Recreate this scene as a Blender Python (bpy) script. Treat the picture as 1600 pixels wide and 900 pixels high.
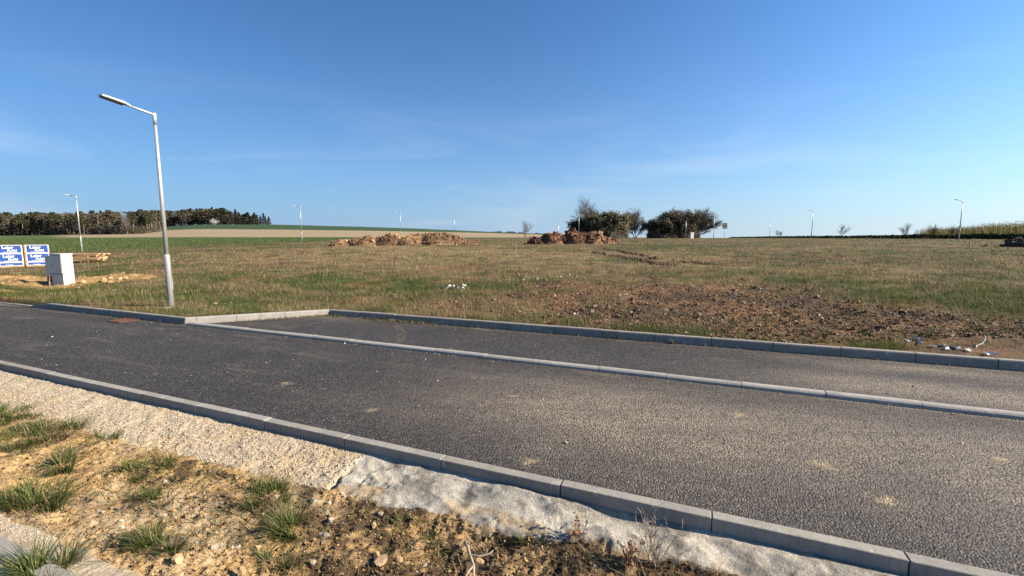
import bpy, bmesh, math, random
import numpy as np
from mathutils import Vector, Matrix

for _o in list(bpy.data.objects):
    bpy.data.objects.remove(_o)
scene = bpy.context.scene
COL = scene.collection
rng = np.random.default_rng(7)
random.seed(7)

# ------------------------------------------------------------------ camera
EYE = 1.95
cam_d = bpy.data.cameras.new('camera')
cam_d.sensor_width = 36.0
cam_d.lens = 15.525
cam_d.clip_start = 0.05
cam_d.clip_end = 12000.0
cam = bpy.data.objects.new('camera', cam_d)
cam.location = (0, 0, EYE)
cam.rotation_euler = (math.radians(90 - 6.45), 0, 0)
COL.objects.link(cam)
scene.camera = cam

# ------------------------------------------------------------------ light and sky
SUN_ELEV = math.radians(27.0)
SUN_AZ = math.radians(100.0)              # clockwise from +Y (the view direction)
sun_vec = Vector((math.sin(SUN_AZ) * math.cos(SUN_ELEV), math.cos(SUN_AZ) * math.cos(SUN_ELEV), math.sin(SUN_ELEV)))
world = bpy.data.worlds.new('World')
scene.world = world
world.use_nodes = True
wn, wl = world.node_tree.nodes, world.node_tree.links
wn.clear()
w_out = wn.new('ShaderNodeOutputWorld')
w_bg = wn.new('ShaderNodeBackground')
w_sky = wn.new('ShaderNodeTexSky')
w_sky.sky_type = 'NISHITA'
w_sky.sun_disc = False
w_sky.sun_elevation = SUN_ELEV
w_sky.sun_rotation = SUN_AZ
w_sky.altitude = 300.0
w_sky.air_density = 1.0
w_sky.dust_density = 1.0
w_sky.ozone_density = 1.0
w_bg.inputs['Strength'].default_value = 0.05
# thin cirrus veils, laid out by direction on the sky
w_tc = wn.new('ShaderNodeTexCoord')
w_map = wn.new('ShaderNodeMapping')
w_map.inputs['Rotation'].default_value = (0.0, math.radians(-9), math.radians(20))
w_map.inputs['Scale'].default_value = (1.1, 1.4, 6.0)
w_noise = wn.new('ShaderNodeTexNoise')
w_noise.inputs['Scale'].default_value = 1.7
w_noise.inputs['Detail'].default_value = 7.0
w_noise.inputs['Roughness'].default_value = 0.55
w_noise.inputs['Distortion'].default_value = 0.5
w_ramp = wn.new('ShaderNodeMapRange')
w_ramp.inputs['From Min'].default_value = 0.50
w_ramp.inputs['From Max'].default_value = 0.85
w_ramp.inputs['To Max'].default_value = 0.38
w_mix = wn.new('ShaderNodeMix')
w_mix.data_type = 'RGBA'
w_mix.inputs['B'].default_value = (6.2, 6.6, 7.2, 1)
# spring air: deeper blue than the model overhead, brighter towards the sun, pale haze over the horizon
def w_math(op, a, b=None):
    n = wn.new('ShaderNodeMath')
    n.operation = op
    for i, q in enumerate((a, b)):
        if q is None: continue
        if isinstance(q, (int, float)): n.inputs[i].default_value = q
        else: wl.new(q, n.inputs[i])
    return n.outputs['Value']
def w_blend(a, b, fac, mode='MIX'):
    n = wn.new('ShaderNodeMix')
    n.data_type = 'RGBA'
    n.blend_type = mode
    for k, q in (('A', a), ('B', b), ('Factor', fac)):
        if isinstance(q, tuple): n.inputs[k].default_value = (*q, 1)
        elif isinstance(q, (int, float)): n.inputs[k].default_value = q
        else: wl.new(q, n.inputs[k])
    return n.outputs['Result']
w_dot = wn.new('ShaderNodeVectorMath')
w_dot.operation = 'DOT_PRODUCT'
w_dot.inputs[1].default_value = (math.sin(SUN_AZ), math.cos(SUN_AZ), 0)
wl.new(w_tc.outputs['Generated'], w_dot.inputs[0])
w_s = w_dot.outputs['Value']
w_sep = wn.new('ShaderNodeSeparateXYZ')
wl.new(w_tc.outputs['Generated'], w_sep.inputs['Vector'])
w_z = w_math('MAXIMUM', w_sep.outputs['Z'], 0.0)
w_air = w_blend(w_sky.outputs['Color'], (0.37, 0.72, 1.10), 1.0, 'MULTIPLY')
w_glow = wn.new('ShaderNodeVectorMath')
w_glow.operation = 'SCALE'
wl.new(w_air, w_glow.inputs[0])
wl.new(w_math('ADD', w_math('MULTIPLY', w_s, 0.34), 1.10), w_glow.inputs['Scale'])
w_q = w_math('POWER', w_math('MULTIPLY', w_math('ADD', w_s, 1.0), 0.5), 2.0)
w_haze = w_blend((2.25, 3.3, 5.1), (6.9, 7.6, 7.4), w_q)
w_f = w_math('MULTIPLY', w_math('EXPONENT', w_math('MULTIPLY', w_z, -7.0)), 0.9)
w_gam_out = w_blend(w_glow.outputs['Vector'], w_haze, w_f)
wl.new(w_tc.outputs['Generated'], w_map.inputs['Vector'])
wl.new(w_map.outputs['Vector'], w_noise.inputs['Vector'])
wl.new(w_noise.outputs['Fac'], w_ramp.inputs['Value'])
# the veils lie low over the horizon
w_low = wn.new('ShaderNodeMapRange')
w_low.inputs['From Min'].default_value = 0.30
w_low.inputs['From Max'].default_value = 0.10
wl.new(w_sep.outputs['Z'], w_low.inputs['Value'])
w_mul = wn.new('ShaderNodeMath')
w_mul.operation = 'MULTIPLY'
wl.new(w_ramp.outputs['Result'], w_mul.inputs[0])
wl.new(w_low.outputs['Result'], w_mul.inputs[1])
wl.new(w_mul.outputs['Value'], w_mix.inputs['Factor'])
wl.new(w_gam_out, w_mix.inputs['A'])
wl.new(w_mix.outputs['Result'], w_bg.inputs['Color'])
wl.new(w_bg.outputs['Background'], w_out.inputs['Surface'])

sun_d = bpy.data.lights.new('sun', 'SUN')
sun_d.energy = 5.0
sun_d.angle = math.radians(0.53)
sun_d.color = (1.0, 0.86, 0.68)
sun = bpy.data.objects.new('sun', sun_d)
sun.rotation_euler = sun_vec.to_track_quat('Z', 'Y').to_euler()
sun.location = (40, -15, 30)
COL.objects.link(sun)

scene.view_settings.view_transform = 'Standard'
scene.view_settings.look = 'None'
scene.view_settings.gamma = 1.0
scene.view_settings.use_curve_mapping = False
scene.view_settings.exposure = 1.58

# ------------------------------------------------------------------ frame of the road
UX, UY = 0.92575, -0.37814        # along the road, to the right
NX, NY = 0.37814, 0.92575         # across the road, away from the camera
ROAD_ANGLE = math.atan2(UY, UX)
def xy(u, v):
    return u * UX + v * NX, u * UY + v * NY
def uv_of(x, y):
    return x * UX + y * UY, x * NX + y * NY

# ------------------------------------------------------------------ numpy noise
def _hash(ix, iy, seed):
    h = (ix.astype(np.int64) * 374761393 + iy.astype(np.int64) * 668265263 + seed * 1442695041) & 0x7fffffff
    h = ((h ^ (h >> 13)) * 1274126177) & 0x7fffffff
    h = (h ^ (h >> 16)) & 0xffff
    return h / 65535.0
def vnoise(x, y, seed=0):
    ix, iy = np.floor(x), np.floor(y)
    fx, fy = x - ix, y - iy
    fx, fy = fx * fx * (3 - 2 * fx), fy * fy * (3 - 2 * fy)
    a, b = _hash(ix, iy, seed), _hash(ix + 1, iy, seed)
    c, d = _hash(ix, iy + 1, seed), _hash(ix + 1, iy + 1, seed)
    return (a + (b - a) * fx) * (1 - fy) + (c + (d - c) * fx) * fy
def fbm(x, y, seed=0, octaves=4, gain=0.5):
    x, y = np.asarray(x, float), np.asarray(y, float)
    s, a, t = 0.0, 1.0, 0.0
    for k in range(octaves):
        s = s + a * vnoise(x * 2.03 ** k + 17.3 * k, y * 2.03 ** k - 9.1 * k, seed + k)
        t += a
        a *= gain
    return s / t
def sstep(a, b, x):
    t = np.clip((np.asarray(x, float) - a) / (b - a), 0, 1)
    return t * t * (3 - 2 * t)
def mixc(a, b, t):
    return a + (b - a) * np.asarray(t)[..., None]

# ------------------------------------------------------------------ object helpers
def tag(o, label=None, cat=None, group=None, kind=None):
    if label: o['label'] = label
    if cat: o['category'] = cat
    if group: o['group'] = group
    if kind: o['kind'] = kind
    return o
def empty(name, loc=(0, 0, 0), rz=0.0, parent=None):
    o = bpy.data.objects.new(name, None)
    o.empty_display_size = 0.2
    o.location = loc
    o.rotation_euler = (0, 0, rz)
    COL.objects.link(o)
    if parent: o.parent = parent
    return o
def link(name, me, mat=None, parent=None, loc=None, rz=None):
    o = bpy.data.objects.new(name, me)
    if mat is not None and len(me.materials) == 0:
        for m in (mat if isinstance(mat, (list, tuple)) else [mat]):
            me.materials.append(m)
    COL.objects.link(o)
    if parent: o.parent = parent
    if loc is not None: o.location = loc
    if rz is not None: o.rotation_euler = (0, 0, rz)
    return o
def mesh_np(name, verts, faces, smooth=False, col=None, mats=None):
    """verts (n,3), faces (m,3) or (m,4) arrays -> mesh"""
    verts = np.asarray(verts, np.float32)
    faces = np.asarray(faces, np.int32)
    k = faces.shape[1]
    me = bpy.data.meshes.new(name)
    me.vertices.add(len(verts))
    me.vertices.foreach_set('co', verts.ravel())
    me.loops.add(faces.size)
    me.loops.foreach_set('vertex_index', faces.ravel())
    me.polygons.add(len(faces))
    me.polygons.foreach_set('loop_start', np.arange(0, faces.size, k, dtype=np.int32))
    me.polygons.foreach_set('loop_total', np.full(len(faces), k, np.int32))
    me.polygons.foreach_set('use_smooth', np.full(len(faces), smooth))
    if mats is not None:
        me.polygons.foreach_set('material_index', np.asarray(mats, np.int32))
    me.update(calc_edges=True)
    if col is not None:
        col = np.asarray(col, np.float32)
        at = me.attributes.new('tint', 'FLOAT_COLOR', 'POINT')
        full = np.ones((len(verts), 4), np.float32)
        full[:, :3] = col
        at.data.foreach_set('color', full.ravel())
    me.validate()
    return me
def grid_faces(nu, nv):
    i = np.arange(nu - 1)[:, None] * nv + np.arange(nv - 1)[None, :]
    i = i.ravel()
    return np.stack([i, i + nv, i + nv + 1, i + 1], 1)

class MB:
    """boxes, tubes and prisms collected in one bmesh"""
    def __init__(self):
        self.bm = bmesh.new()
    def box(self, c, s, rz=0.0, bevel=0.0, rot=None, mi=0):
        g = bmesh.ops.create_cube(self.bm, size=1.0)
        vs = g['verts']
        M = Matrix.Translation(c) @ (rot.to_4x4() if rot is not None else Matrix.Rotation(rz, 4, 'Z')) @ Matrix.Diagonal((s[0], s[1], s[2], 1))
        bmesh.ops.transform(self.bm, matrix=M, verts=vs)
        fs = {f for v in vs for f in v.link_faces}
        for f in fs: f.material_index = mi
        if bevel > 0:
            es = list({e for v in vs for e in v.link_edges})
            bmesh.ops.bevel(self.bm, geom=es, offset=bevel, segments=1, affect='EDGES', profile=0.7)
        return self
    def tube(self, pts, rads, n=12, cap=True, mi=0):
        rings = []
        pts = [Vector(p) for p in pts]
        for i, p in enumerate(pts):
            d = (pts[min(i + 1, len(pts) - 1)] - pts[max(i - 1, 0)]).normalized()
            a = Vector((0, 0, 1)) if abs(d.z) < 0.9 else Vector((1, 0, 0))
            s = d.cross(a).normalized()
            t = d.cross(s).normalized()
            rings.append([self.bm.verts.new(p + (s * math.cos(2 * math.pi * k / n) + t * math.sin(2 * math.pi * k / n)) * rads[i]) for k in range(n)])
        for a, b in zip(rings, rings[1:]):
            for k in range(n):
                f = self.bm.faces.new((a[k], a[(k + 1) % n], b[(k + 1) % n], b[k]))
                f.smooth = n > 6
                f.material_index = mi
        if cap:
            for r in (rings[0], rings[-1]):
                try:
                    self.bm.faces.new(r).material_index = mi
                except ValueError:
                    pass
        return self
    def poly_prism(self, prof, x0, x1, mi=0):
        """profile in (y,z), extruded along x"""
        a = [self.bm.verts.new((x0, p[0], p[1])) for p in prof]
        b = [self.bm.verts.new((x1, p[0], p[1])) for p in prof]
        n = len(prof)
        fs = [self.bm.faces.new(a), self.bm.faces.new(list(reversed(b)))]
        for k in range(n):
            fs.append(self.bm.faces.new((a[k], b[k], b[(k + 1) % n], a[(k + 1) % n])))
        for f in fs: f.material_index = mi
        return self
    def mesh(self, name):
        bmesh.ops.recalc_face_normals(self.bm, faces=self.bm.faces)
        me = bpy.data.meshes.new(name)
        self.bm.to_mesh(me)
        self.bm.free()
        return me
    def build(self, name, mat, parent=None, loc=None, rz=None):
        return link(name, self.mesh(name), mat, parent, loc, rz)

# ------------------------------------------------------------------ materials
KA = 0.70
def ka(c): return tuple(q * KA for q in c)
def new_mat(name, rough=0.9, spec=0.3):
    m = bpy.data.materials.new(name)
    m.use_nodes = True
    nt = m.node_tree
    b = nt.nodes['Principled BSDF']
    b.inputs['Roughness'].default_value = rough
    b.inputs['Specular IOR Level'].default_value = spec
    return m, nt, b
def N_(nt, t, **kw):
    n = nt.nodes.new(t)
    for k, v in kw.items():
        if k in n.inputs.keys():
            n.inputs[k].default_value = v
        else:
            setattr(n, k, v)
    return n
def L_(nt, a, b):
    nt.links.new(a, b)
def coords(nt, kind='Object', scale=(1, 1, 1)):
    tc = N_(nt, 'ShaderNodeTexCoord')
    mp = N_(nt, 'ShaderNodeMapping')
    mp.inputs['Scale'].default_value = scale
    L_(nt, tc.outputs[kind], mp.inputs['Vector'])
    return mp.outputs['Vector']
def noise(nt, vec, scale, detail=4, rough=0.55, dist=0.0):
    n = N_(nt, 'ShaderNodeTexNoise', Scale=scale, Detail=detail, Roughness=rough, Distortion=dist)
    L_(nt, vec, n.inputs['Vector'])
    return n.outputs['Fac']
def ramp(nt, fac, stops):
    r = N_(nt, 'ShaderNodeValToRGB')
    e = r.color_ramp.elements
    e[0].position, e[0].color = stops[0][0], (*stops[0][1], 1)
    e[1].position, e[1].color = stops[-1][0], (*stops[-1][1], 1)
    for p, c in stops[1:-1]:
        k = e.new(p)
        k.color = (*c, 1)
    L_(nt, fac, r.inputs['Fac'])
    return r.outputs['Color']
def mix(nt, a, b, fac=0.5, mode='MIX'):
    n = N_(nt, 'ShaderNodeMix', data_type='RGBA', blend_type=mode)
    for s, v in (('A', a), ('B', b)):
        if isinstance(v, (tuple, list)): n.inputs[s].default_value = (*v, 1)
        else: L_(nt, v, n.inputs[s])
    if isinstance(fac, (int, float)): n.inputs['Factor'].default_value = fac
    else: L_(nt, fac, n.inputs['Factor'])
    return n.outputs['Result']
def mrange(nt, v, a, b, c=0.0, d=1.0):
    n = N_(nt, 'ShaderNodeMapRange')
    n.inputs['From Min'].default_value, n.inputs['From Max'].default_value = a, b
    n.inputs['To Min'].default_value, n.inputs['To Max'].default_value = c, d
    L_(nt, v, n.inputs['Value'])
    return n.outputs['Result']
def bump(nt, b, height, strength=0.5, dist=0.01, prev=None):
    n = N_(nt, 'ShaderNodeBump')
    n.inputs['Strength'].default_value = strength
    n.inputs['Distance'].default_value = dist
    L_(nt, height, n.inputs['Height'])
    if prev is not None: L_(nt, prev, n.inputs['Normal'])
    L_(nt, n.outputs['Normal'], b.inputs['Normal'])
    return n.outputs['Normal']
def attr(nt, name='tint'):
    n = N_(nt, 'ShaderNodeAttribute', attribute_name=name)
    return n
def objrand(nt):
    return N_(nt, 'ShaderNodeObjectInfo').outputs['Random']

def simple(name, c0, c1, scale=8.0, rough=0.85, bstr=0.3, bdist=0.005, bscale=60.0, spec=0.3, metallic=0.0, rnd=0.0):
    m, nt, b = new_mat(name, rough, spec)
    v = coords(nt)
    c = ramp(nt, noise(nt, v, scale, 5), [(0.3, ka(c0)), (0.7, ka(c1))])
    if rnd > 0:
        k = mrange(nt, objrand(nt), 0, 1, 1 - rnd, 1 + rnd)
        cc = N_(nt, 'ShaderNodeCombineColor')
        for i in range(3): L_(nt, k, cc.inputs[i])
        c = mix(nt, c, cc.outputs['Color'], 1.0, 'MULTIPLY')
    L_(nt, c, b.inputs['Base Color'])
    b.inputs['Metallic'].default_value = metallic
    if bstr > 0: bump(nt, b, noise(nt, v, bscale, 4, 0.6), bstr, bdist)
    return m

def tint_mat(name, rough=0.9, spec=0.15, vary=0.25, vscale=3.0, bscale=None, bdist=0.01, transl=0.0, fine=0.0, fscale=40.0):
    """base colour read from the per-vertex colour of the thing itself, broken up by noise"""
    m, nt, b = new_mat(name, rough, spec)
    v = coords(nt)
    c = attr(nt).outputs['Color']
    k = ramp(nt, noise(nt, v, vscale, 6, 0.65), [(0.25, (KA * (1 - vary),) * 3), (0.75, (KA * (1 + vary),) * 3)])
    c = mix(nt, c, k, 1.0, 'MULTIPLY')
    if fine > 0:
        k = ramp(nt, noise(nt, v, fscale, 4, 0.7), [(0.3, (1 - fine,) * 3), (0.7, (1 + fine,) * 3)])
        c = mix(nt, c, k, 1.0, 'MULTIPLY')
    L_(nt, c, b.inputs['Base Color'])
    if bscale: bump(nt, b, noise(nt, v, bscale, 6, 0.7), 1.0, bdist)
    if transl > 0:
        t = N_(nt, 'ShaderNodeBsdfTranslucent')
        L_(nt, c, t.inputs['Color'])
        ms = N_(nt, 'ShaderNodeMixShader')
        ms.inputs['Fac'].default_value = transl
        L_(nt, b.outputs['BSDF'], ms.inputs[1])
        L_(nt, t.outputs['BSDF'], ms.inputs[2])
        L_(nt, ms.outputs['Shader'], nt.nodes['Material Output'].inputs['Surface'])
    return m

def mat_asphalt():
    m, nt, b = new_mat('asphalt', 0.82, 0.35)
    v = coords(nt)
    vo = N_(nt, 'ShaderNodeTexVoronoi', Scale=78.0)
    L_(nt, v, vo.inputs['Vector'])
    sep = N_(nt, 'ShaderNodeSeparateColor')
    L_(nt, vo.outputs['Color'], sep.inputs['Color'])
    stone = ramp(nt, sep.outputs['Red'], [(0.0, (0.010, 0.010, 0.011)), (0.5, (0.040, 0.038, 0.038)), (0.8, (0.090, 0.084, 0.080)), (1.0, (0.21, 0.19, 0.165))])
    patch = ramp(nt, noise(nt, v, 0.8, 6, 0.65), [(0.3, (0.40, 0.40, 0.42)), (0.7, (0.70, 0.685, 0.675))])
    c = mix(nt, stone, patch, 1.0, 'MULTIPLY')
    streak = noise(nt, coords(nt, 'Object', (0.35, 3.0, 1)), 1.6, 6, 0.7)
    a = attr(nt, 'tint')
    sp = N_(nt, 'ShaderNodeSeparateColor')
    L_(nt, a.outputs['Color'], sp.inputs['Color'])
    # dust lies on the tops of the stones, bitumen stays dark between them
    grain = mrange(nt, sep.outputs['Green'], 0.1, 0.95, 0.08, 1.1)
    f1 = N_(nt, 'ShaderNodeMath', operation='MULTIPLY')
    L_(nt, sp.outputs['Red'], f1.inputs[0]); L_(nt, grain, f1.inputs[1])
    f2 = N_(nt, 'ShaderNodeMath', operation='MULTIPLY')
    L_(nt, f1.outputs[0], f2.inputs[0]); L_(nt, mrange(nt, streak, 0.25, 0.75, 0.55, 1.35), f2.inputs[1])
    f2.use_clamp = True
    dustc = ramp(nt, noise(nt, v, 2.0, 4), [(0.3, (0.19, 0.158, 0.120)), (0.7, (0.26, 0.215, 0.155))])
    c = mix(nt, c, dustc, f2.outputs[0])
    f3 = N_(nt, 'ShaderNodeMath', operation='MULTIPLY')
    L_(nt, sp.outputs['Green'], f3.inputs[0]); L_(nt, mrange(nt, noise(nt, v, 28.0, 4, 0.7), 0.35, 0.65, 0.0, 1.0), f3.inputs[1])
    f3.use_clamp = True
    c = mix(nt, c, (0.42, 0.32, 0.19), f3.outputs[0])
    L_(nt, c, b.inputs['Base Color'])
    n1 = bump(nt, b, noise(nt, v, 5.0, 4), 0.25, 0.01)
    bump(nt, b, vo.outputs['Distance'], 1.0, 0.010, n1).node.invert = True
    return m

def mat_concrete(name, c0, c1, stain=(0.6, 0.58, 0.54), rnd=0.10, fine=140.0):
    m, nt, b = new_mat(name, 0.88, 0.25)
    v = coords(nt)
    c = ramp(nt, noise(nt, v, 5.0, 6, 0.65), [(0.25, ka(c0)), (0.75, ka(c1))])
    # form streaks and splashes on the faces
    st = noise(nt, coords(nt, 'Object', (38, 38, 2.0)), 1.0, 4, 0.6)
    c = mix(nt, c, stain, mrange(nt, st, 0.45, 0.8, 0.0, 0.5), 'MULTIPLY')
    dots = noise(nt, v, fine, 3, 0.7)
    c = mix(nt, c, (0.45, 0.43, 0.40), mrange(nt, dots, 0.58, 0.75, 0.0, 0.7), 'MULTIPLY')
    # cement splashes and grime, different on every stone
    geo = N_(nt, 'ShaderNodeNewGeometry')
    c = mix(nt, c, (0.42, 0.40, 0.36), mrange(nt, noise(nt, geo.outputs['Position'], 6.5, 6, 0.7, 0.6), 0.60, 0.70, 0.0, 0.75))
    c = mix(nt, c, (0.10, 0.085, 0.065), mrange(nt, noise(nt, geo.outputs['Position'], 3.7, 6, 0.75), 0.54, 0.78, 0.0, 0.6))
    k = mrange(nt, objrand(nt), 0, 1, 1 - rnd, 1 + rnd)
    cc = N_(nt, 'ShaderNodeCombineColor')
    for i in range(3): L_(nt, k, cc.inputs[i])
    c = mix(nt, c, cc.outputs['Color'], 1.0, 'MULTIPLY')
    L_(nt, c, b.inputs['Base Color'])
    n1 = bump(nt, b, noise(nt, v, 24.0, 4), 0.3, 0.006)
    bump(nt, b, dots, 0.35, 0.003, n1)
    return m

M = {}
M['asphalt'] = mat_asphalt()
M['kerb'] = mat_concrete('kerb_concrete', (0.26, 0.25, 0.225), (0.37, 0.35, 0.315))
M['kerb_pale'] = mat_concrete('flush_kerb_concrete', (0.36, 0.345, 0.32), (0.46, 0.44, 0.40))
M['field'] = tint_mat('field_soil', vary=0.28, vscale=1.3, bscale=7.0, bdist=0.06, fine=0.4, fscale=14.0)
M['verge'] = tint_mat('verge_soil', vary=0.18, vscale=4.0, bscale=55.0, bdist=0.012, fine=0.35, fscale=70.0)
M['blade'] = tint_mat('grass_blade', rough=0.7, spec=0.25, vary=0.12, vscale=20.0, transl=0.3)
M['clod'] = tint_mat('clod', vary=0.2, vscale=6.0, bscale=40.0, bdist=0.01)
M['leaf'] = tint_mat('foliage', rough=0.8, vary=0.2, vscale=0.8, transl=0.2)
M['bark'] = tint_mat('bark', vary=0.2, vscale=4.0)
M['far_leaf'] = tint_mat('far_foliage', rough=0.9, vary=0.15, vscale=0.3)
M['zinc'] = simple('galvanised_steel', (0.50, 0.52, 0.54), (0.62, 0.63, 0.64), 6.0, 0.42, 0.12, 0.002, 40, spec=0.5, metallic=0.55)
M['lamp_dark'] = simple('lamp_underside', (0.03, 0.032, 0.036), (0.05, 0.052, 0.058), 20, 0.35, 0.0)
M['lamp_grey'] = simple('lamp_housing', (0.52, 0.53, 0.54), (0.60, 0.61, 0.62), 10, 0.4, 0.05)
M['cab'] = simple('cabinet_plastic', (0.58, 0.58, 0.56), (0.68, 0.67, 0.65), 4.0, 0.55, 0.15, 0.002, 90)
M['cab_seam'] = simple('cabinet_gap', (0.05, 0.05, 0.05), (0.09, 0.09, 0.09), 9, 0.8, 0.0)
M['white'] = simple('white_film', (0.72, 0.72, 0.71), (0.82, 0.82, 0.80), 6, 0.4, 0.2, 0.004, 14)
M['blue'] = simple('blue_print', (0.008, 0.050, 0.26), (0.012, 0.070, 0.32), 3, 0.38, 0.25, 0.006, 9, spec=0.5)
M['clay'] = simple('fired_clay', (0.48, 0.20, 0.11), (0.62, 0.31, 0.18), 9, 0.85, 0.5, 0.01, 30)
M['wood'] = simple('sawn_timber', (0.52, 0.31, 0.16), (0.66, 0.45, 0.26), 5, 0.8, 0.3, 0.003, 70, rnd=0.2)
M['rust'] = simple('rusty_iron', (0.07, 0.030, 0.020), (0.15, 0.06, 0.035), 22, 0.8, 0.5, 0.004, 80)
M['black'] = simple('dark_gap', (0.010, 0.010, 0.010), (0.02, 0.02, 0.02), 9, 0.9, 0.0)
M['sign_grey'] = simple('sign_back', (0.05, 0.055, 0.062), (0.075, 0.08, 0.088), 9, 0.5, 0.0, metallic=0.3)
M['plaster'] = simple('white_scrap', (0.70, 0.69, 0.66), (0.84, 0.83, 0.80), 12, 0.7, 0.4, 0.01, 30)
M['stone'] = simple('pale_stone', (0.30, 0.25, 0.19), (0.46, 0.39, 0.30), 14, 0.85, 0.6, 0.008, 60, rnd=0.25)
M['ochre_stone'] = simple('ochre_stone', (0.40, 0.25, 0.12), (0.55, 0.39, 0.22), 16, 0.85, 0.6, 0.008, 60, rnd=0.2)
M['twig'] = simple('dry_twig', (0.33, 0.27, 0.20), (0.48, 0.41, 0.32), 30, 0.8, 0.3, 0.002, 90)
M['base_ground'] = simple('bare_earth', (0.20, 0.15, 0.09), (0.30, 0.23, 0.14), 0.6, 0.95, 0.5, 0.03, 6)
M['mud'] = simple('dried_mud', (0.30, 0.23, 0.15), (0.40, 0.31, 0.20), 18, 0.95, 0.4, 0.004, 70)

# ------------------------------------------------------------------ terrain
ROAD_L, ROAD_R = -120.0, 70.0
NEAR_BACK, NEAR_FRONT = 3.01, 3.11
MID0, MID1 = 6.31, 6.45
SPL_A, SPL_B = -10.60, -8.45          # splayed end of the parking bay
def face_v(u):
    """road-side face line of the far kerb"""
    return np.interp(u, [-400, SPL_A, SPL_B, ROAD_R], [6.33, 6.33, 8.47, 8.47 + 0.018 * (ROAD_R - SPL_B)])
def field_start(u):
    u = np.asarray(u, float)
    return np.interp(u, [-400, SPL_A - 0.05, SPL_B - 0.05, ROAD_R], [6.41, 6.41, 8.55, 8.55 + 0.018 * (ROAD_R - SPL_B)])
def tz0(x, y):
    x, y = np.asarray(x, float), np.asarray(y, float)
    u, v = uv_of(x, y)
    z = 0.13 + 1.84 * (1 - np.exp(-np.maximum(v - 8.8, 0) / 32.0))
    g = np.interp(y, [205, 250, 330, 400, 600, 800, 1500], [0, 1.1, 4.6, 8.7, 18.2, 11, -4])
    w = np.interp(x, [-322, -217, -130, -52, 43, 150], [1, 0.86, 0.71, 0.52, 0.26, 0.0])
    w2 = np.interp(x / np.maximum(np.abs(y), 1), [-1.3, -1.1, -0.88, -0.70], [0.30, 0.36, 0.60, 1.0])
    return z + g * w * w2
def tz(x, y):
    u, v = uv_of(np.asarray(x, float), np.asarray(y, float))
    d = v - field_start(u)
    edge = sstep(0.05, 1.2, d)
    near = np.exp(-np.maximum(v - 9, 0) / 70.0)
    b = (fbm(u * 0.45, v * 0.45, 11, 3) - 0.5) * 0.16 + (fbm(u * 2.2, v * 2.2, 12, 3) - 0.5) * 0.13
    s = soil_mask(u, v)
    b = b + (fbm(u * 5.0, v * 5.0, 13, 3) - 0.5) * 0.10 * s
    # the thrown-up sand round the cabinet
    sd = sand_mask(u, v)
    b = b + sd * (0.03 + (fbm(u * 2.5, v * 2.5, 14, 3) - 0.45) * 0.25)
    return tz0(x, y) + b * edge * near
def blob(u, v, cu, cv, ru, rv):
    return np.exp(-(((u - cu) / ru) ** 2 + ((v - cv) / rv) ** 2))
def sand_mask(u, v):
    n = fbm(u * 0.7, v * 0.7, 21, 3)
    k = blob(u, v, -25.5, 9.2, 5.0, 1.5) + 0.9 * blob(u, v, -22.6, 11.2, 1.5, 1.3) + 0.5 * blob(u, v, -22.2, 7.3, 1.5, 0.5)
    return sstep(0.42, 0.62, k + (n - 0.5) * 0.5)
def soil_mask(u, v):
    n = fbm(u * 0.5, v * 0.5, 22, 4)
    k = 1.15 * blob(u, v, 0.6, 12.8, 6.2, 3.8) + 0.75 * blob(u, v, 6.0, 10.3, 4.0, 1.5) + 0.35 * blob(u, v, -4, 10.4, 4, 1.6) + 0.5 * blob(u, v, 3, 27, 10, 6)
    k = k - 0.5 * blob(u, v, 7.5, 14.2, 3.5, 1.3) - 0.6 * blob(u, v, 0.9, 19.3, 3.0, 1.2)
    n2 = fbm(u * 2.2, v * 2.2, 28, 4)
    return sstep(0.25, 1.0, k + (n - 0.5) * 1.1 + (n2 - 0.5) * 0.8)
def green_mask(u, v):
    n = fbm(u * 0.22, v * 0.35, 23, 4)
    k = (n - 0.5) * 2.0 + (fbm(u * 1.1, v * 1.6, 24, 3) - 0.5) * 1.6 + 0.42
    k = k + 0.75 * blob(u, v, -14, 12.3, 9.0, 1.0) + 0.5 * blob(u, v, -18, 8.8, 9.0, 2.4) + 0.4 * blob(u, v, 7.5, 14.2, 4.0, 1.4) + 0.7 * blob(u, v, 0.9, 19.5, 3.0, 1.0)
    k = k + 0.45 * blob(u, v, 3, 8.9, 12, 0.35) - 0.45 * blob(u, v, -16, 23, 17, 7) - .4 * blob(u, v, -24, 33, 12, 6) - 0.2 * blob(u, v, -6, 10, 5, 1.2)
    k = k + 0.35 * sstep(-38, -50, u)
    return np.clip(k, 0, 1)
STRAW = np.array([0.23, 0.170, 0.080])
GREEN = np.array([0.070, 0.098, 0.026])
SOIL = np.array([0.215, 0.120, 0.060])
SOILD = np.array([0.095, 0.062, 0.040])
SAND = np.array([0.46, 0.30, 0.13])
CROP = np.array([0.085, 0.120, 0.040])
TAN = np.array([0.33, 0.26, 0.165])
DARKG = np.array([0.045, 0.085, 0.032])
def crop_mask(u, v, x, y):
    a = sstep(-51.0, -53.0, u + 1.5 * (fbm(v * 0.2, u * 0.2, 31, 2) - 0.5))
    b = sstep(118, 122, v)
    return np.maximum(a, b)
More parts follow.
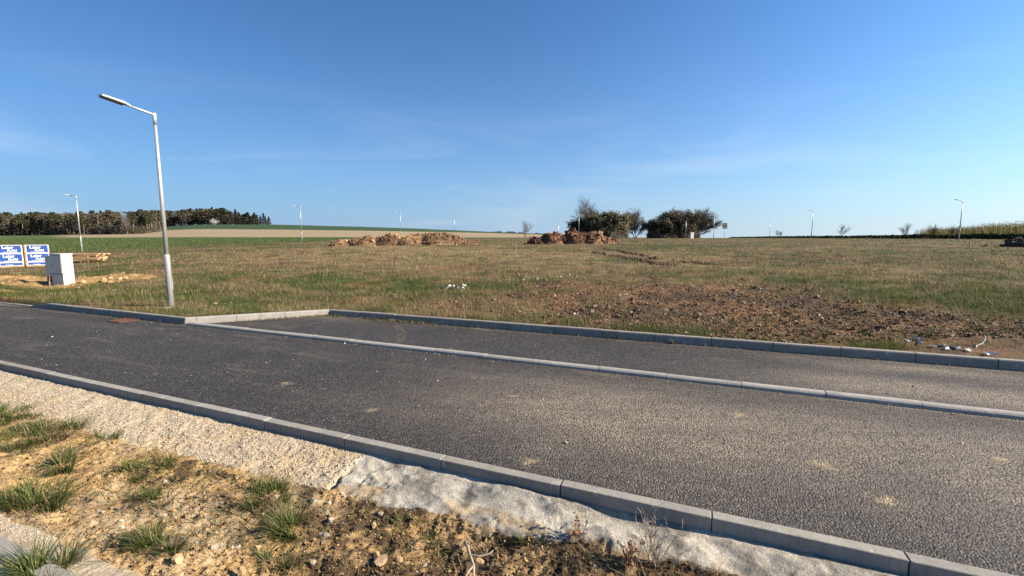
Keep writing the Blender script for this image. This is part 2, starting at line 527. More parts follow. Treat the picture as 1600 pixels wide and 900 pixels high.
def ground_col(x, y):
    u, v = uv_of(x, y)
    pale = np.clip(blob(u, v, -14, 24, 16, 6) + .9 * blob(u, v, -24, 33, 12, 6) + .5 * blob(u, v, 14, 36, 14, 8) + (fbm(u * .35, v * .5, 40, 3) - .5), 0, 1)
    base = mixc(STRAW * 0.72, STRAW * 1.15, fbm(u * 1.6, v * 1.6, 41, 4)) * (1 + .35 * pale)[..., None]
    g = green_mask(u, v)
    base = mixc(base, GREEN * 0.9 * np.ones_like(base), np.clip(g * 0.95, 0, 0.85))
    s = soil_mask(u, v)
    soil = mixc(SOILD * np.ones_like(base), SOIL * 1.15 * np.ones_like(base), sstep(0.3, 0.65, fbm(u * 1.1, v * 1.1, 42, 5)))
    base = mixc(base, soil, s * 0.95)
    base = mixc(base, soil * 1.15, 0.8 * sstep(0.56, 0.70, fbm(u * 0.9 + 5, v * 0.9, 43, 4)))
    base = mixc(base, SAND * np.ones_like(base) * (0.8 + 0.4 * fbm(u * 3, v * 3, 44, 3))[..., None], sand_mask(u, v))
    c = crop_mask(u, v, x, y)
    crop = CROP * (0.8 + 0.4 * fbm(u * 0.06, v * 0.3, 45, 4))[..., None]
    base = mixc(base, crop, c)
    # ploughed field and winter crop on the hillside
    t = sstep(238, 246, y - 0.02 * x + 6 * (fbm(x * 0.02, y * 0.02, 46, 2) - 0.5)) * sstep(-1.05, -0.98, x / np.maximum(y, 1))
    base = mixc(base, TAN * (0.88 + 0.24 * fbm(x * 0.02, y * 0.08, 47, 4))[..., None], t)
    dline = np.interp(x, [-400, -250, -100, 0, 120], [392, 400, 420, 470, 560])
    t = sstep(-6, 6, y - dline) * sstep(-0.95, -0.90, x / np.maximum(y, 1))
    base = mixc(base, DARKG * (0.85 + 0.3 * fbm(x * 0.01, y * 0.05, 48, 3))[..., None], t)
    return base

def build_field():
    # columns: dense in front of the camera, spreading out to the horizon
    core = np.arange(-34, 18.01, 0.13)
    st, r = 0.13, []
    p = 0.0
    while p < 3200:
        st *= 1.055
        p += st
        r.append(p)
    r = np.array(r)
    us = np.concatenate([(-34 - r)[::-1], core, 18 + r])
    st, p, s = 0.05, 0.0, [0.0]
    while p < 4200:
        p += st
        s.append(p)
        st = max(0.09, p * 0.030)
    s = np.array(s)
    Ug, Sg = np.meshgrid(us, s, indexing='ij')
    Vg = field_start(Ug) + Sg
    X, Y = xy(Ug, Vg)
    Z = tz(X, Y)
    Z[:, 0] -= 0.10
    c = ground_col(X, Y) * np.where(Y > 150, 1.0, .74)[..., None]  # nearer ground darkened in colour, painting in shade between the blades
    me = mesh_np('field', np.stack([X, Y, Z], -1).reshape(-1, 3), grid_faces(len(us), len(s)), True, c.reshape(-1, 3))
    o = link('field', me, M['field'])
    tag(o, 'rough building land of straw and bare soil rising to far fields', None, kind='structure')
build_field()

# a big sheet under and behind everything
g_me = mesh_np('ground', [(-5000, -5000, -0.45), (5000, -5000, -0.45), (5000, 5000, -0.45), (-5000, 5000, -0.45)], [(0, 1, 2, 3)])
tag(link('ground', g_me, M['base_ground']), 'bare earth sheet beneath the whole building site', kind='structure')

# ------------------------------------------------------------------ road and parking bay
def dust(u, v):
    n = fbm(u * 0.55, v * 1.3, 51, 4)
    k = 0.95 * blob(u, v, -0.5, 4.9, 2.2, 0.95) + 0.5 * blob(u, v, 3.5, 4.8, 3.6, 1.2) + 0.22 * blob(u, v, -1.2, 3.6, 1.2, 0.5)
    k = k + 1.1 * blob(u, v, 3.2, 7.1, 1.9, 0.5) + 0.65 * blob(u, v, 3.2, 8.2, 1.7, 0.25) + 0.35 * blob(u, v, -8.4, 8.2, 1.2, 0.3)
    k = k + 0.8 * sstep(-15.5, -21, u) * sstep(4.6, 6.2, v)
    k = k + 0.35 * np.exp(-((v - 6.30) / 0.06) ** 2) * sstep(-2, 3, u) + 0.3 * np.exp(-((v - face_v(u) + 0.05) / 0.10) ** 2)
    scuff = sstep(0.60, 0.74, fbm(u * 1.1 + v * .3, v * 7.0, 53, 4)) * sstep(0.42, 0.6, fbm(u * .5, v * .8, 54, 3))
    track = (np.exp(-((v - 4.05) / .16) ** 2) + np.exp(-((v - 5.55) / .16) ** 2)) * sstep(.35, .65, fbm(u * .6, v * 6, 55, 3))
    gutter = np.exp(-((v - NEAR_FRONT) / .05) ** 2) + np.exp(-((v - MID0) / .05) ** 2) * .8 + np.exp(-((v - MID1) / .06) ** 2)
    return np.clip(k * (0.35 + 1.3 * n) + 0.05 * sstep(0.5, 0.75, n) + .30 * scuff + .14 * track + .5 * gutter * fbm(u * 3, v * 3, 56, 3), 0, 1)
SPOTS = [(1.43, 3.93, .10, .05), (1.16, 4.38, .10, .05), (-1.23, 3.46, .07, .05), (-3.32, 3.90, .06, .04), (0.55, 5.3, .07, .03), (-2.0, 4.9, .05, .03), (2.6, 5.1, .08, .04), (-5.0, 4.2, .06, .04)]
def spots(u, v):
    k = np.zeros_like(u)
    for a, b, c, d in SPOTS: k = np.maximum(k, blob(u, v, a, b, c, d))
    return np.clip(k * 2.4 * sstep(.38, .62, fbm(u * 13, v * 13, 57, 3)), 0, 1)
def sheet(name, vlo, vhi, du, nv, label, z=0.0):
    us = np.concatenate([np.linspace(ROAD_L, -18, 60)[:-1], np.arange(-18, 9.0, du), np.linspace(9.0, ROAD_R, 60)])
    t = np.linspace(0, 1, nv)
    Ug, T = np.meshgrid(us, t, indexing='ij')
    lo, hi = vlo(Ug), vhi(Ug)
    Vg = lo + (hi - lo) * T
    X, Y = xy(Ug, Vg)
    Z = np.full_like(X, z) + (fbm(Ug * 0.8, Vg * 0.8, 52, 2) - 0.5) * 0.008
    c = np.stack([dust(Ug, Vg), spots(Ug, Vg), np.zeros_like(X)], -1)
    me = mesh_np(name, np.stack([X, Y, Z], -1).reshape(-1, 3), grid_faces(len(us), nv), True, c.reshape(-1, 3))
    # object axes follow the road so that streaks in the material do too
    o = link(name, me, M['asphalt'])
    return tag(o, label, kind='structure')
sheet('road', lambda u: np.full_like(u, NEAR_FRONT - 0.03), lambda u: np.full_like(u, MID0 + 0.03), 0.06, 56, 'dark asphalt road with dusty patches between the kerbs')
def build_bay():
    us = np.concatenate([np.arange(SPL_A - 0.05, 9.0, 0.06), np.linspace(9.0, ROAD_R, 50)])
    t = np.linspace(0, 1, 36)
    Ug, T = np.meshgrid(us, t, indexing='ij')
    lo = np.full_like(Ug, MID1 - 0.03)
    hi = np.maximum(face_v(Ug) + 0.06, lo + 0.02)
    Vg = lo + (hi - lo) * T
    X, Y = xy(Ug, Vg)
    Z = (fbm(Ug * 0.8, Vg * 0.8, 52, 2) - 0.5) * 0.008
    c = np.stack([dust(Ug, Vg), spots(Ug, Vg), np.zeros_like(X)], -1)
    me = mesh_np('parking_bay', np.stack([X, Y, Z], -1).reshape(-1, 3), grid_faces(len(us), 36), True, c.reshape(-1, 3))
    tag(link('parking_bay', me, M['asphalt']), 'asphalt parking bay with splayed end beyond the flush kerb', kind='structure')
build_bay()

# ------------------------------------------------------------------ kerbs
def kerb_mesh(L, h, w=0.10, drop=None):
    """x along, y from road-side face (0) to back (w); drop = height at the far end"""
    mb = MB()
    bm = mb.bm
    h2 = h if drop is None else drop
    prof = lambda hh: [(0, -0.2), (w, -0.2), (w, hh - 0.004), (w - 0.004, hh), (0.018, hh), (0.010, hh - 0.004), (0.0, hh - 0.022)]
    g = 0.004
    a = [bm.verts.new((g, p[0], p[1])) for p in prof(h)]
    b = [bm.verts.new((L - g, p[0], p[1])) for p in prof(h2)]
    n = len(a)
    bm.faces.new(a); bm.faces.new(list(reversed(b)))
    for k in range(n):
        bm.faces.new((a[k], b[k], b[(k + 1) % n], a[(k + 1) % n]))
    es = [e for e in bm.edges if (e.verts[0] in a and e.verts[1] in a) or (e.verts[0] in b and e.verts[1] in b)]
    bmesh.ops.bevel(bm, geom=es, offset=0.004, segments=1, affect='EDGES')
    return mb.mesh('kerb_stone')
def round_mesh(L, w=0.14, h=0.065):
    mb = MB()
    prof = [(0, -0.15), (w, -0.15)] + [(w / 2 + w / 2 * math.cos(t), h * (0.25 + 0.75 * math.sin(t))) for t in np.linspace(0, math.pi, 9)]
    mb.poly_prism(prof, 0.003, L - 0.003)
    me = mb.mesh('flush_kerb_stone')
    return me
def kerb_run(parent, me, p0, p1, step, name, mat, flip=False, start=0.0, dz=0.0, jit=0.004):
    """stones laid along p0 -> p1 in road coordinates; face on the right-hand side of travel unless flipped"""
    x0, y0 = xy(*p0); x1, y1 = xy(*p1)
    L = math.hypot(x1 - x0, y1 - y0)
    ang = math.atan2(y1 - y0, x1 - x0)
    s = start
    while s < L - 0.3:
        o = link(name, me, mat, parent)
        px, py = x0 + math.cos(ang) * s, y0 + math.sin(ang) * s
        j = random.uniform(-jit, jit)
        rz = ang + random.uniform(-0.003, 0.003)
        if flip:
            o.location = (px + math.cos(ang) * step, py + math.sin(ang) * step, dz + j)
            o.rotation_euler = (0, 0, rz + math.pi)
        else:
            o.location = (px, py, dz + j)
            o.rotation_euler = (0, 0, rz)
        s += step
kerb_n = tag(empty('roadside_kerb'), 'raised grey concrete kerb along the sandy strip', kind='structure')
kerb_run(kerb_n, kerb_mesh(1.03, 0.12), (0.19 - 1.03 * 30, NEAR_FRONT), (0.19 + 1.03 * 12, NEAR_FRONT), 1.03, 'kerb_stone', M['kerb'], flip=True)
kerb_m = tag(empty('flush_kerb'), 'low rounded concrete kerb between road and parking bay', kind='structure')
kerb_run(kerb_m, round_mesh(0.93), (0.33 - 0.93 * 11.66, MID0), (0.33 + 0.93 * 20, MID0), 0.93, 'flush_kerb_stone', M['kerb_pale'], start=0.93 * 0.02)
kerb_f = tag(empty('parking_bay_kerb'), 'raised concrete kerb in front of the grass behind bay and road', kind='structure')
KF = 0.15
me_f = kerb_mesh(0.98, KF)
kerb_run(kerb_f, me_f, (SPL_B + 0.01, 8.47), (SPL_B + 24, 8.47 + 24 * 0.018), 0.98, 'kerb_stone', M['kerb'])
_l = math.hypot(SPL_B - SPL_A, 8.47 - 6.33) / 3
kerb_run(kerb_f, kerb_mesh(_l, KF), (SPL_A, 6.33), (SPL_B, 8.47), _l, 'kerb_stone', M['kerb_pale'], dz=0.003, jit=0.0)
kerb_run(kerb_f, me_f, (-16.48, 6.33), (SPL_A + 0.01, 6.33), 0.98, 'kerb_stone', M['kerb'])
kerb_run(kerb_f, kerb_mesh(1.0, 0.03, drop=KF), (-17.48, 6.33), (-16.48, 6.33), 1.0, 'kerb_stone', M['kerb'])
kerb_run(kerb_f, kerb_mesh(1.0, 0.03), (-23.48, 6.33), (-17.48, 6.33), 1.0, 'kerb_stone', M['kerb'])
kerb_run(kerb_f, kerb_mesh(1.0, KF, drop=0.03), (-24.48, 6.33), (-23.48, 6.33), 1.0, 'kerb_stone', M['kerb'])
kerb_run(kerb_f, me_f, (-44.08, 6.33), (-24.48, 6.33), 0.98, 'kerb_stone', M['kerb'])

# ------------------------------------------------------------------ sandy strip on the camera's side
HBU = [-30, -7.4, -6.23, -5.31, -4.4, -3.32, -2.73, -2.58, -2.16, -1.84, -1.65, -1.24, -1.1, -0.74, -0.47, -0.17, 0.04, 0.3, 3]
HBV = [2.34, 2.34, 2.42, 2.37, 2.43, 2.44, 2.47, 2.52, 2.50, 2.53, 2.56, 2.55, 2.52, 2.61, 2.68, 2.62, 2.68, 2.69, 2.7]
def haunch_edge(u, v):
    return np.interp(u, HBU, HBV) + (fbm(u * 6, v * 0 + 3, 61, 4) - 0.5) * 0.10 + (fbm(u * 22, v * 9, 62, 3) - 0.5) * 0.05
def verge_fields(u, v):
    d = v - haunch_edge(u, v)                   # >0 on the concrete haunching
    h = sstep(-0.012, 0.014, d)
    brk = -2.60 + (fbm(v * 9, u * 0 + 1, 63, 3) - 0.5) * 0.10 + (v - 2.7) * -0.10
    grey = sstep(-0.01, 0.02, u - brk)          # smooth grey mortar right of the break, sandy left of it
    e2 = 1.33 + np.interp(u, [-30, -4.2, -2.7, -2.2, 0], [0.0, 0.0, 0.02, -0.12, -0.5]) + (fbm(u * 5, v * 5, 64, 3) - 0.5) * 0.10
    c2 = sstep(-0.015, 0.015, e2 - v) * sstep(-2.0, -2.2, u)
    return d, h, grey, c2
def verge_z(u, v):
    d, h, grey, c2 = verge_fields(u, v)
    soil = -0.035 + (fbm(u * 1.3, v * 1.3, 65, 3) - 0.5) * 0.09 + (fbm(u * 8, v * 8, 66, 4, 0.6) - 0.5) * 0.080 + (fbm(u * 30, v * 30, 67, 3, 0.6) - 0.5) * 0.036
    soil = soil + 0.05 * sstep(1.9, 1.2, v)
    t = np.clip((v - 2.40) / 0.6, 0, 1)
    hz = -0.045 + 0.075 * t ** 0.8
    rough = (fbm(u * 7, v * 7, 68, 3) - 0.5) * 0.035 + (fbm(u * 30, v * 30, 69, 4, 0.65) - 0.5) * 0.026 + (fbm(u * 80, v * 80, 74, 2, 0.65) - 0.5) * 0.012
    lump = (fbm(u * 2.6, v * 4, 70, 3, .4) - 0.5) * 0.07 + (fbm(u * 15, v * 15, 71, 3) - 0.5) * 0.006
    ridge = np.abs(fbm(u * 2.2 + v * 1.4, v * 5 - u, 72, 3) - 0.5)
    fold = 1 - 2 * np.abs(fbm(u * 1.9 - v * 2.5, v * 3.5 + u * .6, 78, 4, .5) - 0.5)
    fold2 = 1 - 2 * np.abs(fbm(u * 6 + v * 3, v * 9, 79, 3, .5) - 0.5)
    lump = lump - 0.018 * np.exp(-(ridge / 0.009) ** 2) * sstep(.48, .6, fbm(u * 1.4, v * 2, 89, 2)) + 0.030 * (fold ** 5 - .4) + 0.012 * (fold2 ** 4 - .45)
    hz = hz + np.where(grey > 0.5, lump, rough) * sstep(3.02, 2.93, v)
    # torn gap where the two castings meet
    hw = sstep(-0.09, 0.03, d + (fbm(u * 40, v * 40, 77, 2) - 0.5) * 0.03)
    z = soil + (hz - soil) * hw
    z = z - 0.05 * np.exp(-((u + 2.62 + (fbm(v * 14, u * 0, 73, 3) - 0.5) * 0.10) / 0.018) ** 2) * h * sstep(2.85, 2.6, v)
    cz = 0.035 + (fbm(u * 4, v * 4, 75, 3) - 0.5) * 0.03 + (fbm(u * 26, v * 26, 76, 3) - 0.5) * 0.012
    return z + (np.maximum(cz, z) - z) * c2
OCHRE = np.array([0.50, 0.335, 0.155])
PALE = np.array([0.46, 0.385, 0.28])
GREYC = np.array([0.41, 0.385, 0.33])
DEAD = np.array([0.075, 0.048, 0.029])
def dead_mask(u, v):
    k = sstep(-2.7, -1.5, u + (fbm(u * 2, v * 2, 81, 3) - 0.5) * 1.6)
    k = np.maximum(k, 0.9 * blob(u, v, -2.9, 2.15, 0.5, 0.16))
    k = np.maximum(k, 0.8 * blob(u, v, -4.0, 2.25, 0.6, 0.12))
    k = np.maximum(k, 0.8 * blob(u, v, -5.9, 2.15, 0.8, 0.16))
    k = np.maximum(k, 0.75 * blob(u, v, -4.3, 1.5, 0.35, 0.18))
    k = np.maximum(k, 0.9 * blob(u, v, -2.5, 2.1, 0.3, 0.25))
    k = np.maximum(k, 0.7 * blob(u, v, -3.0, 1.55, 0.3, 0.12))
    k = k + 0.55 * sstep(0.55, 0.68, fbm(u * 2.4, v * 3.2, 80, 4))
    return np.clip(k * (0.25 + 1.25 * sstep(0.36, 0.60, fbm(u * 6, v * 6, 82, 4, 0.6))), 0, 1)
def verge_col(u, v):
    d, h, grey, c2 = verge_fields(u, v)
    one = np.ones(u.shape + (3,))
    sand = mixc(OCHRE * 0.80 * one, OCHRE * 1.12 * one, fbm(u * 4, v * 4, 83, 4))
    sand = mixc(sand, PALE * 0.85 * one, 0.6 * sstep(0.5, 0.7, fbm(u * 1.7, v * 1.7, 84, 3)))
    soil = mixc(sand, DEAD * one, dead_mask(u, v) * 0.92)
    conc = mixc(mixc(PALE * 0.9 * one, PALE * 1.12 * one, fbm(u * 5, v * 5, 85, 4)), mixc(GREYC * 0.68 * one, GREYC * 1.12 * one, sstep(.28, .62, fbm(u * 3, v * 4, 86, 5, .6))), grey)
    conc = mixc(conc, GREYC * .42 * one, .8 * grey * sstep(.58, .72, fbm(u * 7 + v * 3, v * 2.5, 98, 5, .6)))
    conc = mixc(conc, OCHRE * .9 * one, .55 * grey * sstep(.55, .7, fbm(u * 4, v * 6 + 3, 99, 4)) * sstep(2.85, 2.6, v))
    conc = mixc(conc, OCHRE * one, 0.4 * (1 - grey) * sstep(0.5, 0.72, fbm(u * 2.4, v * 2.4, 87, 3)))
    c = mixc(soil, conc, h)
    return mixc(c, mixc(PALE * 0.95 * one, PALE * 1.1 * one, fbm(u * 5, v * 5, 88, 3)), c2)
def build_verge():
    us = np.concatenate([np.linspace(-60, -14, 60)[:-1], np.arange(-14, -6.5, 0.028), np.arange(-6.5, 1.6, 0.012), np.linspace(1.6, 40, 60)])
    vs = np.concatenate([np.linspace(-30, 0.9, 30)[:-1], np.arange(0.9, 3.02, 0.012)])
    Ug, Vg = np.meshgrid(us, vs, indexing='ij')
    X, Y = xy(Ug, Vg)
    Z = verge_z(Ug, Vg)
    me = mesh_np('roadside_strip', np.stack([X, Y, Z], -1).reshape(-1, 3), grid_faces(len(us), len(vs)), True, verge_col(Ug, Vg).reshape(-1, 3))
    tag(link('roadside_strip', me, M['verge']), 'ochre sandy strip with rough concrete haunching along the kerb', kind='structure')
build_verge()
kerb_e = tag(empty('path_edging'), 'low concrete edging set in mortar beside the sandy strip', kind='structure')
kerb_run(kerb_e, kerb_mesh(1.0, 0.075), (-15.42, 1.20), (-1.5, 1.20), 1.0, 'edging_stone', M['kerb'], flip=True)

# ------------------------------------------------------------------ grass blades
def blades(px, py, pz, h, w, lean, az, col, segs=1, curve=0.0):
    """one blade per entry; returns verts, tri faces, colours"""
    n = len(px)
    dx, dy = np.cos(az), np.sin(az)
    sx, sy = -dy, dx
    rows = []
    for k in range(segs + 1):
        t = k / segs
        off = h * (lean * t + curve * t * t)
        zz = h * t * np.sqrt(np.maximum(1 - (lean * 0.6 + curve * 0.6 * t) ** 2, 0.08))
        ww = w * (1 - t) ** 0.7 * 0.5
        cx, cy, cz = px + dx * off, py + dy * off, pz + zz
        if k < segs:
            rows.append(np.stack([cx - sx * ww, cy - sy * ww, cz], -1))
            rows.append(np.stack([cx + sx * ww, cy + sy * ww, cz], -1))
        else:
            rows.append(np.stack([cx, cy, cz], -1))
    nv = len(rows)
    V = np.stack(rows, 1).reshape(-1, 3)
    f = []
    for k in range(segs - 1):
        a = 2 * k
        f += [(a, a + 1, a + 3), (a, a + 3, a + 2)]
    a = 2 * (segs - 1)
    f.append((a, a + 1, a + 2))
    F = (np.array(f)[None] + (np.arange(n) * nv)[:, None, None]).reshape(-1, 3)
    C = np.repeat(col, nv, 0)
    return V, F, C

def field_grass():
    n = 600000
    # even cover as seen across the plot: density falls with distance
    d = 1.0 / (rng.uniform(1 / 72.0, 1 / 7.0, n))
    x = rng.uniform(-1.3, 1.3, n) * d
    y = d
    # clumping
    x += rng.normal(0, 0.02, n); y += rng.normal(0, 0.02, n)
    u, v = uv_of(x, y)
    g = green_mask(u, v); s = soil_mask(u, v); sd = sand_mask(u, v)
    cl = fbm(u * 3.0, v * 3.0, 91, 3)
    keep = (v > field_start(u) + 0.05) & (u > -52.5)
    dens = np.clip((0.30 + 0.9 * g) * (0.25 + 1.5 * sstep(0.35, 0.65, cl)), 0, 1) * (1 - 0.88 * s) * (1 - 0.95 * sd)
    keep &= rng.random(n) < dens
    x, y, u, v, g, d = x[keep], y[keep], u[keep], v[keep], g[keep], d[keep]
    n = len(x)
    z = tz(x, y) - 0.01
    isg = rng.random(n) < (0.15 + 0.85 * g)
    h = rng.uniform(0.03, 0.14, n) * np.where(isg, 1.0, 1.15) * (0.7 + 0.8 * fbm(u * 1.2, v * 1.2, 92, 2))
    tall = rng.random(n) < 0.05 * sstep(0.45, 0.6, fbm(u * .8, v * .8, 94, 3))
    h = np.where(tall, h * 2.2, h)
    w = np.maximum(0.005, 0.00062 * d) * rng.uniform(0.7, 1.3, n)
    br = rng.uniform(0.5, 1.45, n)[:, None]
    cg = mixc(np.array([0.045, 0.078, 0.012]) * np.ones((n, 3)), np.array([0.150, 0.170, 0.034]) * np.ones((n, 3)), rng.random(n))
    cs = mixc(np.array([0.17, 0.118, 0.058]) * np.ones((n, 3)), np.array([0.46, 0.35, 0.20]) * np.ones((n, 3)), rng.random(n))
    col = np.where(isg[:, None], cg, cs * (1 + .35 * np.clip(blob(u, v, -14, 24, 16, 6) + .9 * blob(u, v, -24, 33, 12, 6), 0, 1))[:, None]) * br
    V, F, C = blades(x, y, z, h, w, rng.uniform(0.1, 0.8, n), rng.uniform(0, 6.283, n), col)
    o = link('field_grass', mesh_np('field_grass', V, F, False, C), M['blade'])
    tag(o, 'short straw and green grass covering the building plot', 'grass', kind='stuff')
field_grass()

def tussocks():
    m = 2600
    d = 1.0 / rng.uniform(1 / 60.0, 1 / 7.5, m)
    x = rng.uniform(-1.3, 1.3, m) * d
    u, v = uv_of(x, d)
    k = (v > field_start(u) + .1) & (u > -51) & (rng.random(m) < (.15 + .95 * sstep(.45, .62, fbm(u * .7, v * .7, 105, 3))) * (1 - .7 * soil_mask(u, v)) * (1 - sand_mask(u, v)))
    x, y, u, v, d = x[k], d[k], u[k], v[k], d[k]
    m = len(x); q = 16
    kind = rng.random(m)
    size = rng.uniform(.05, .16, m) * (.8 + d / 60)
    i = np.repeat(np.arange(m), q); n = len(i)
    bx, by = x[i] + rng.normal(0, 1, n) * size[i], y[i] + rng.normal(0, 1, n) * size[i]
    dry = kind[i] < .35
    cg = mixc(np.array([.026, .052, .010]) * np.ones((n, 3)), np.array([.105, .15, .028]) * np.ones((n, 3)), rng.random(n))
    cs = mixc(np.array([.13, .085, .045]) * np.ones((n, 3)), np.array([.46, .36, .22]) * np.ones((n, 3)), rng.random(n))
    h = rng.uniform(.08, .24, n) * np.where(dry, 1.25, .9)
    V, F, C = blades(bx, by, tz(bx, by) - .015, h, np.maximum(.006, .0007 * d[i]), rng.uniform(.1, .9, n), rng.uniform(0, 6.283, n), np.where(dry[:, None], cs, cg), 2, rng.uniform(0, .5, n))
    tag(link('tussock_grass', mesh_np('tussock_grass', V, F, False, C), M['blade']), 'coarse grass tussocks and dry stems dotted over the plot', 'grass', kind='stuff')
tussocks()

def crop_rows():
    n = 90000
    d = 1.0 / rng.uniform(1 / 170.0, 1 / 30.0, n)
    x = -rng.uniform(0.3, 1.35, n) * d
    y = d
    u, v = uv_of(x, y)
    keep = (u < -52.6) & (v > 8)
    x, y, d = x[keep], y[keep], d[keep]
    n = len(x)
    h = rng.uniform(0.08, 0.2, n)
    col = mixc(np.array([0.055, 0.095, 0.024]) * np.ones((n, 3)), np.array([0.12, 0.155, 0.045]) * np.ones((n, 3)), rng.random(n))
    V, F, C = blades(x, y, tz(x, y) - 0.02, h, 0.0013 * d, rng.uniform(0.1, 0.6, n), rng.uniform(0, 6.283, n), col)
    tag(link('winter_crop', mesh_np('winter_crop', V, F, False, C), M['blade']), 'bright green young crop behind the row of far lamps', 'crop', kind='stuff')
crop_rows()

# ------------------------------------------------------------------ stones and clods
t_ = (1 + 5 ** 0.5) / 2
ICO_V = np.array([(-1, t_, 0), (1, t_, 0), (-1, -t_, 0), (1, -t_, 0), (0, -1, t_), (0, 1, t_), (0, -1, -t_), (0, 1, -t_), (t_, 0, -1), (t_, 0, 1), (-t_, 0, -1), (-t_, 0, 1)], float)
ICO_V /= np.linalg.norm(ICO_V[0])
ICO_F = np.array([(0, 11, 5), (0, 5, 1), (0, 1, 7), (0, 7, 10), (0, 10, 11), (1, 5, 9), (5, 11, 4), (11, 10, 2), (10, 7, 6), (7, 1, 8), (3, 9, 4), (3, 4, 2), (3, 2, 6), (3, 6, 8), (3, 8, 9), (4, 9, 5), (2, 4, 11), (6, 2, 10), (8, 6, 7), (9, 8, 1)])
CUB_V = np.array([(x, y, z) for x in (-.62, .62) for y in (-.62, .62) for z in (-.62, .62)], float)
CUB_F = np.array([(0, 1, 3), (0, 3, 2), (4, 6, 7), (4, 7, 5), (0, 4, 5), (0, 5, 1), (2, 3, 7), (2, 7, 6), (0, 2, 6), (0, 6, 4), (1, 5, 7), (1, 7, 3)])
OCT_V = np.array([(1, 0, 0), (-1, 0, 0), (0, 1, 0), (0, -1, 0), (0, 0, 1), (0, 0, -1)], float)
OCT_F = np.array([(0, 2, 4), (2, 1, 4), (1, 3, 4), (3, 0, 4), (2, 0, 5), (1, 2, 5), (3, 1, 5), (0, 3, 5)])
ICO = (ICO_V, ICO_F); CUB = (CUB_V, CUB_F); OCT = (OCT_V, OCT_F)
def rocks(px, py, pz, r, col, flat=0.7, rough=0.35, base=ICO):
    n = len(px)
    BV, BF = base
    nb = len(BV)
    a = rng.uniform(0, 6.283, n)
    jit = 1 + rng.uniform(-rough, rough, (n, nb, 1))
    V = BV[None] * jit + rng.normal(0, rough * .35, (n, nb, 3))
    sc = np.stack([rng.uniform(0.7, 1.4, n), rng.uniform(0.7, 1.2, n), np.full(n, flat) * rng.uniform(0.7, 1.3, n)], -1)
    V = V * sc[:, None, :]
    # tilt then spin
    b = rng.normal(0, 0.5, n)[:, None]
    y2 = V[..., 1] * np.cos(b) - V[..., 2] * np.sin(b)
    z2 = V[..., 1] * np.sin(b) + V[..., 2] * np.cos(b)
    c, s = np.cos(a)[:, None], np.sin(a)[:, None]
    x3 = V[..., 0] * c - y2 * s
    y3 = V[..., 0] * s + y2 * c
    V = np.stack([x3, y3, z2], -1) * r[:, None, None] + np.stack([px, py, pz], -1)[:, None, :]
    F = BF[None] + (np.arange(n) * nb)[:, None, None]
    return V.reshape(-1, 3), F.reshape(-1, 3), np.repeat(col, nb, 0)

def field_clods():
    n = 90000
    d = 1.0 / rng.uniform(1 / 45.0, 1 / 7.5, n)
    x = rng.uniform(-1.3, 1.3, n) * d
    u, v = uv_of(x, d)
    s = soil_mask(u, v)
    sd = sand_mask(u, v)
    k = (v > field_start(u) + 0.08) & (u > -50) & (rng.random(n) < np.clip(0.75 * s + 0.5 * sd + 0.10 * sstep(0.52, 0.7, fbm(u * 0.8, v * 0.8, 93, 4)), 0, 1))
    x, y, u, v, d, sd = x[k], d[k], u[k], v[k], d[k], sd[k]
    n = len(x)
    r = np.minimum(0.010 + rng.exponential(0.008, n), 0.055) * (0.85 + d / 50.0)
    col = mixc(np.array([0.115, 0.070, 0.042]) * np.ones((n, 3)), np.array([0.30, 0.195, 0.120]) * np.ones((n, 3)), rng.random(n) ** 1.3)
    pale = rng.random(n) < 0.05
    col[pale] = np.array([0.42, 0.36, 0.28])
    col = mixc(col, SAND * np.ones((n, 3)) * rng.uniform(0.8, 1.1, n)[:, None], sd)
    V, F, C = rocks(x, y, tz(x, y) + r * 0.15, r, col, 0.75, .35, CUB)
    tag(link('field_clods', mesh_np('field_clods', V, F, False, C), M['clod']), 'reddish brown crumbled clods strewn over the bare soil', 'soil', kind='stuff')
field_clods()

def ruts():
    P = []
    for pts in (((-7.5, 31.0), (-4.3, 26.4), (-2.4, 23.0), (-0.6, 20.4)), ((-6.7, 35.0), (-4.0, 29.6), (-1.9, 24.6), (0.8, 21.6))):
        t = rng.uniform(0, len(pts) - 1.001, 900)
        i = t.astype(int); fr = t - i
        p = np.array(pts)
        q = p[i] * (1 - fr)[:, None] + p[i + 1] * fr[:, None]
        q += rng.normal(0, 1, q.shape) * np.array([0.16, 0.16])
        k = fbm(q[:, 0] * 0.9, q[:, 1] * 0.9, 95, 3) > 0.45
        P.append(q[k])
    q = np.concatenate(P)
    x, y = xy(q[:, 0], q[:, 1])
    n = len(x)
    r = rng.uniform(0.02, 0.08, n)
    col = mixc(np.array([0.06, 0.042, 0.03]) * np.ones((n, 3)), np.array([0.15, 0.10, 0.065]) * np.ones((n, 3)), rng.random(n))
    V, F, C = rocks(x, y, tz(x, y) + r * 0.3, r, col, 0.7)
    tag(link('wheel_ruts', mesh_np('wheel_ruts', V, F, False, C), M['clod']), 'dark churned wheel ruts curving across the plot', 'ruts', kind='stuff')
ruts()

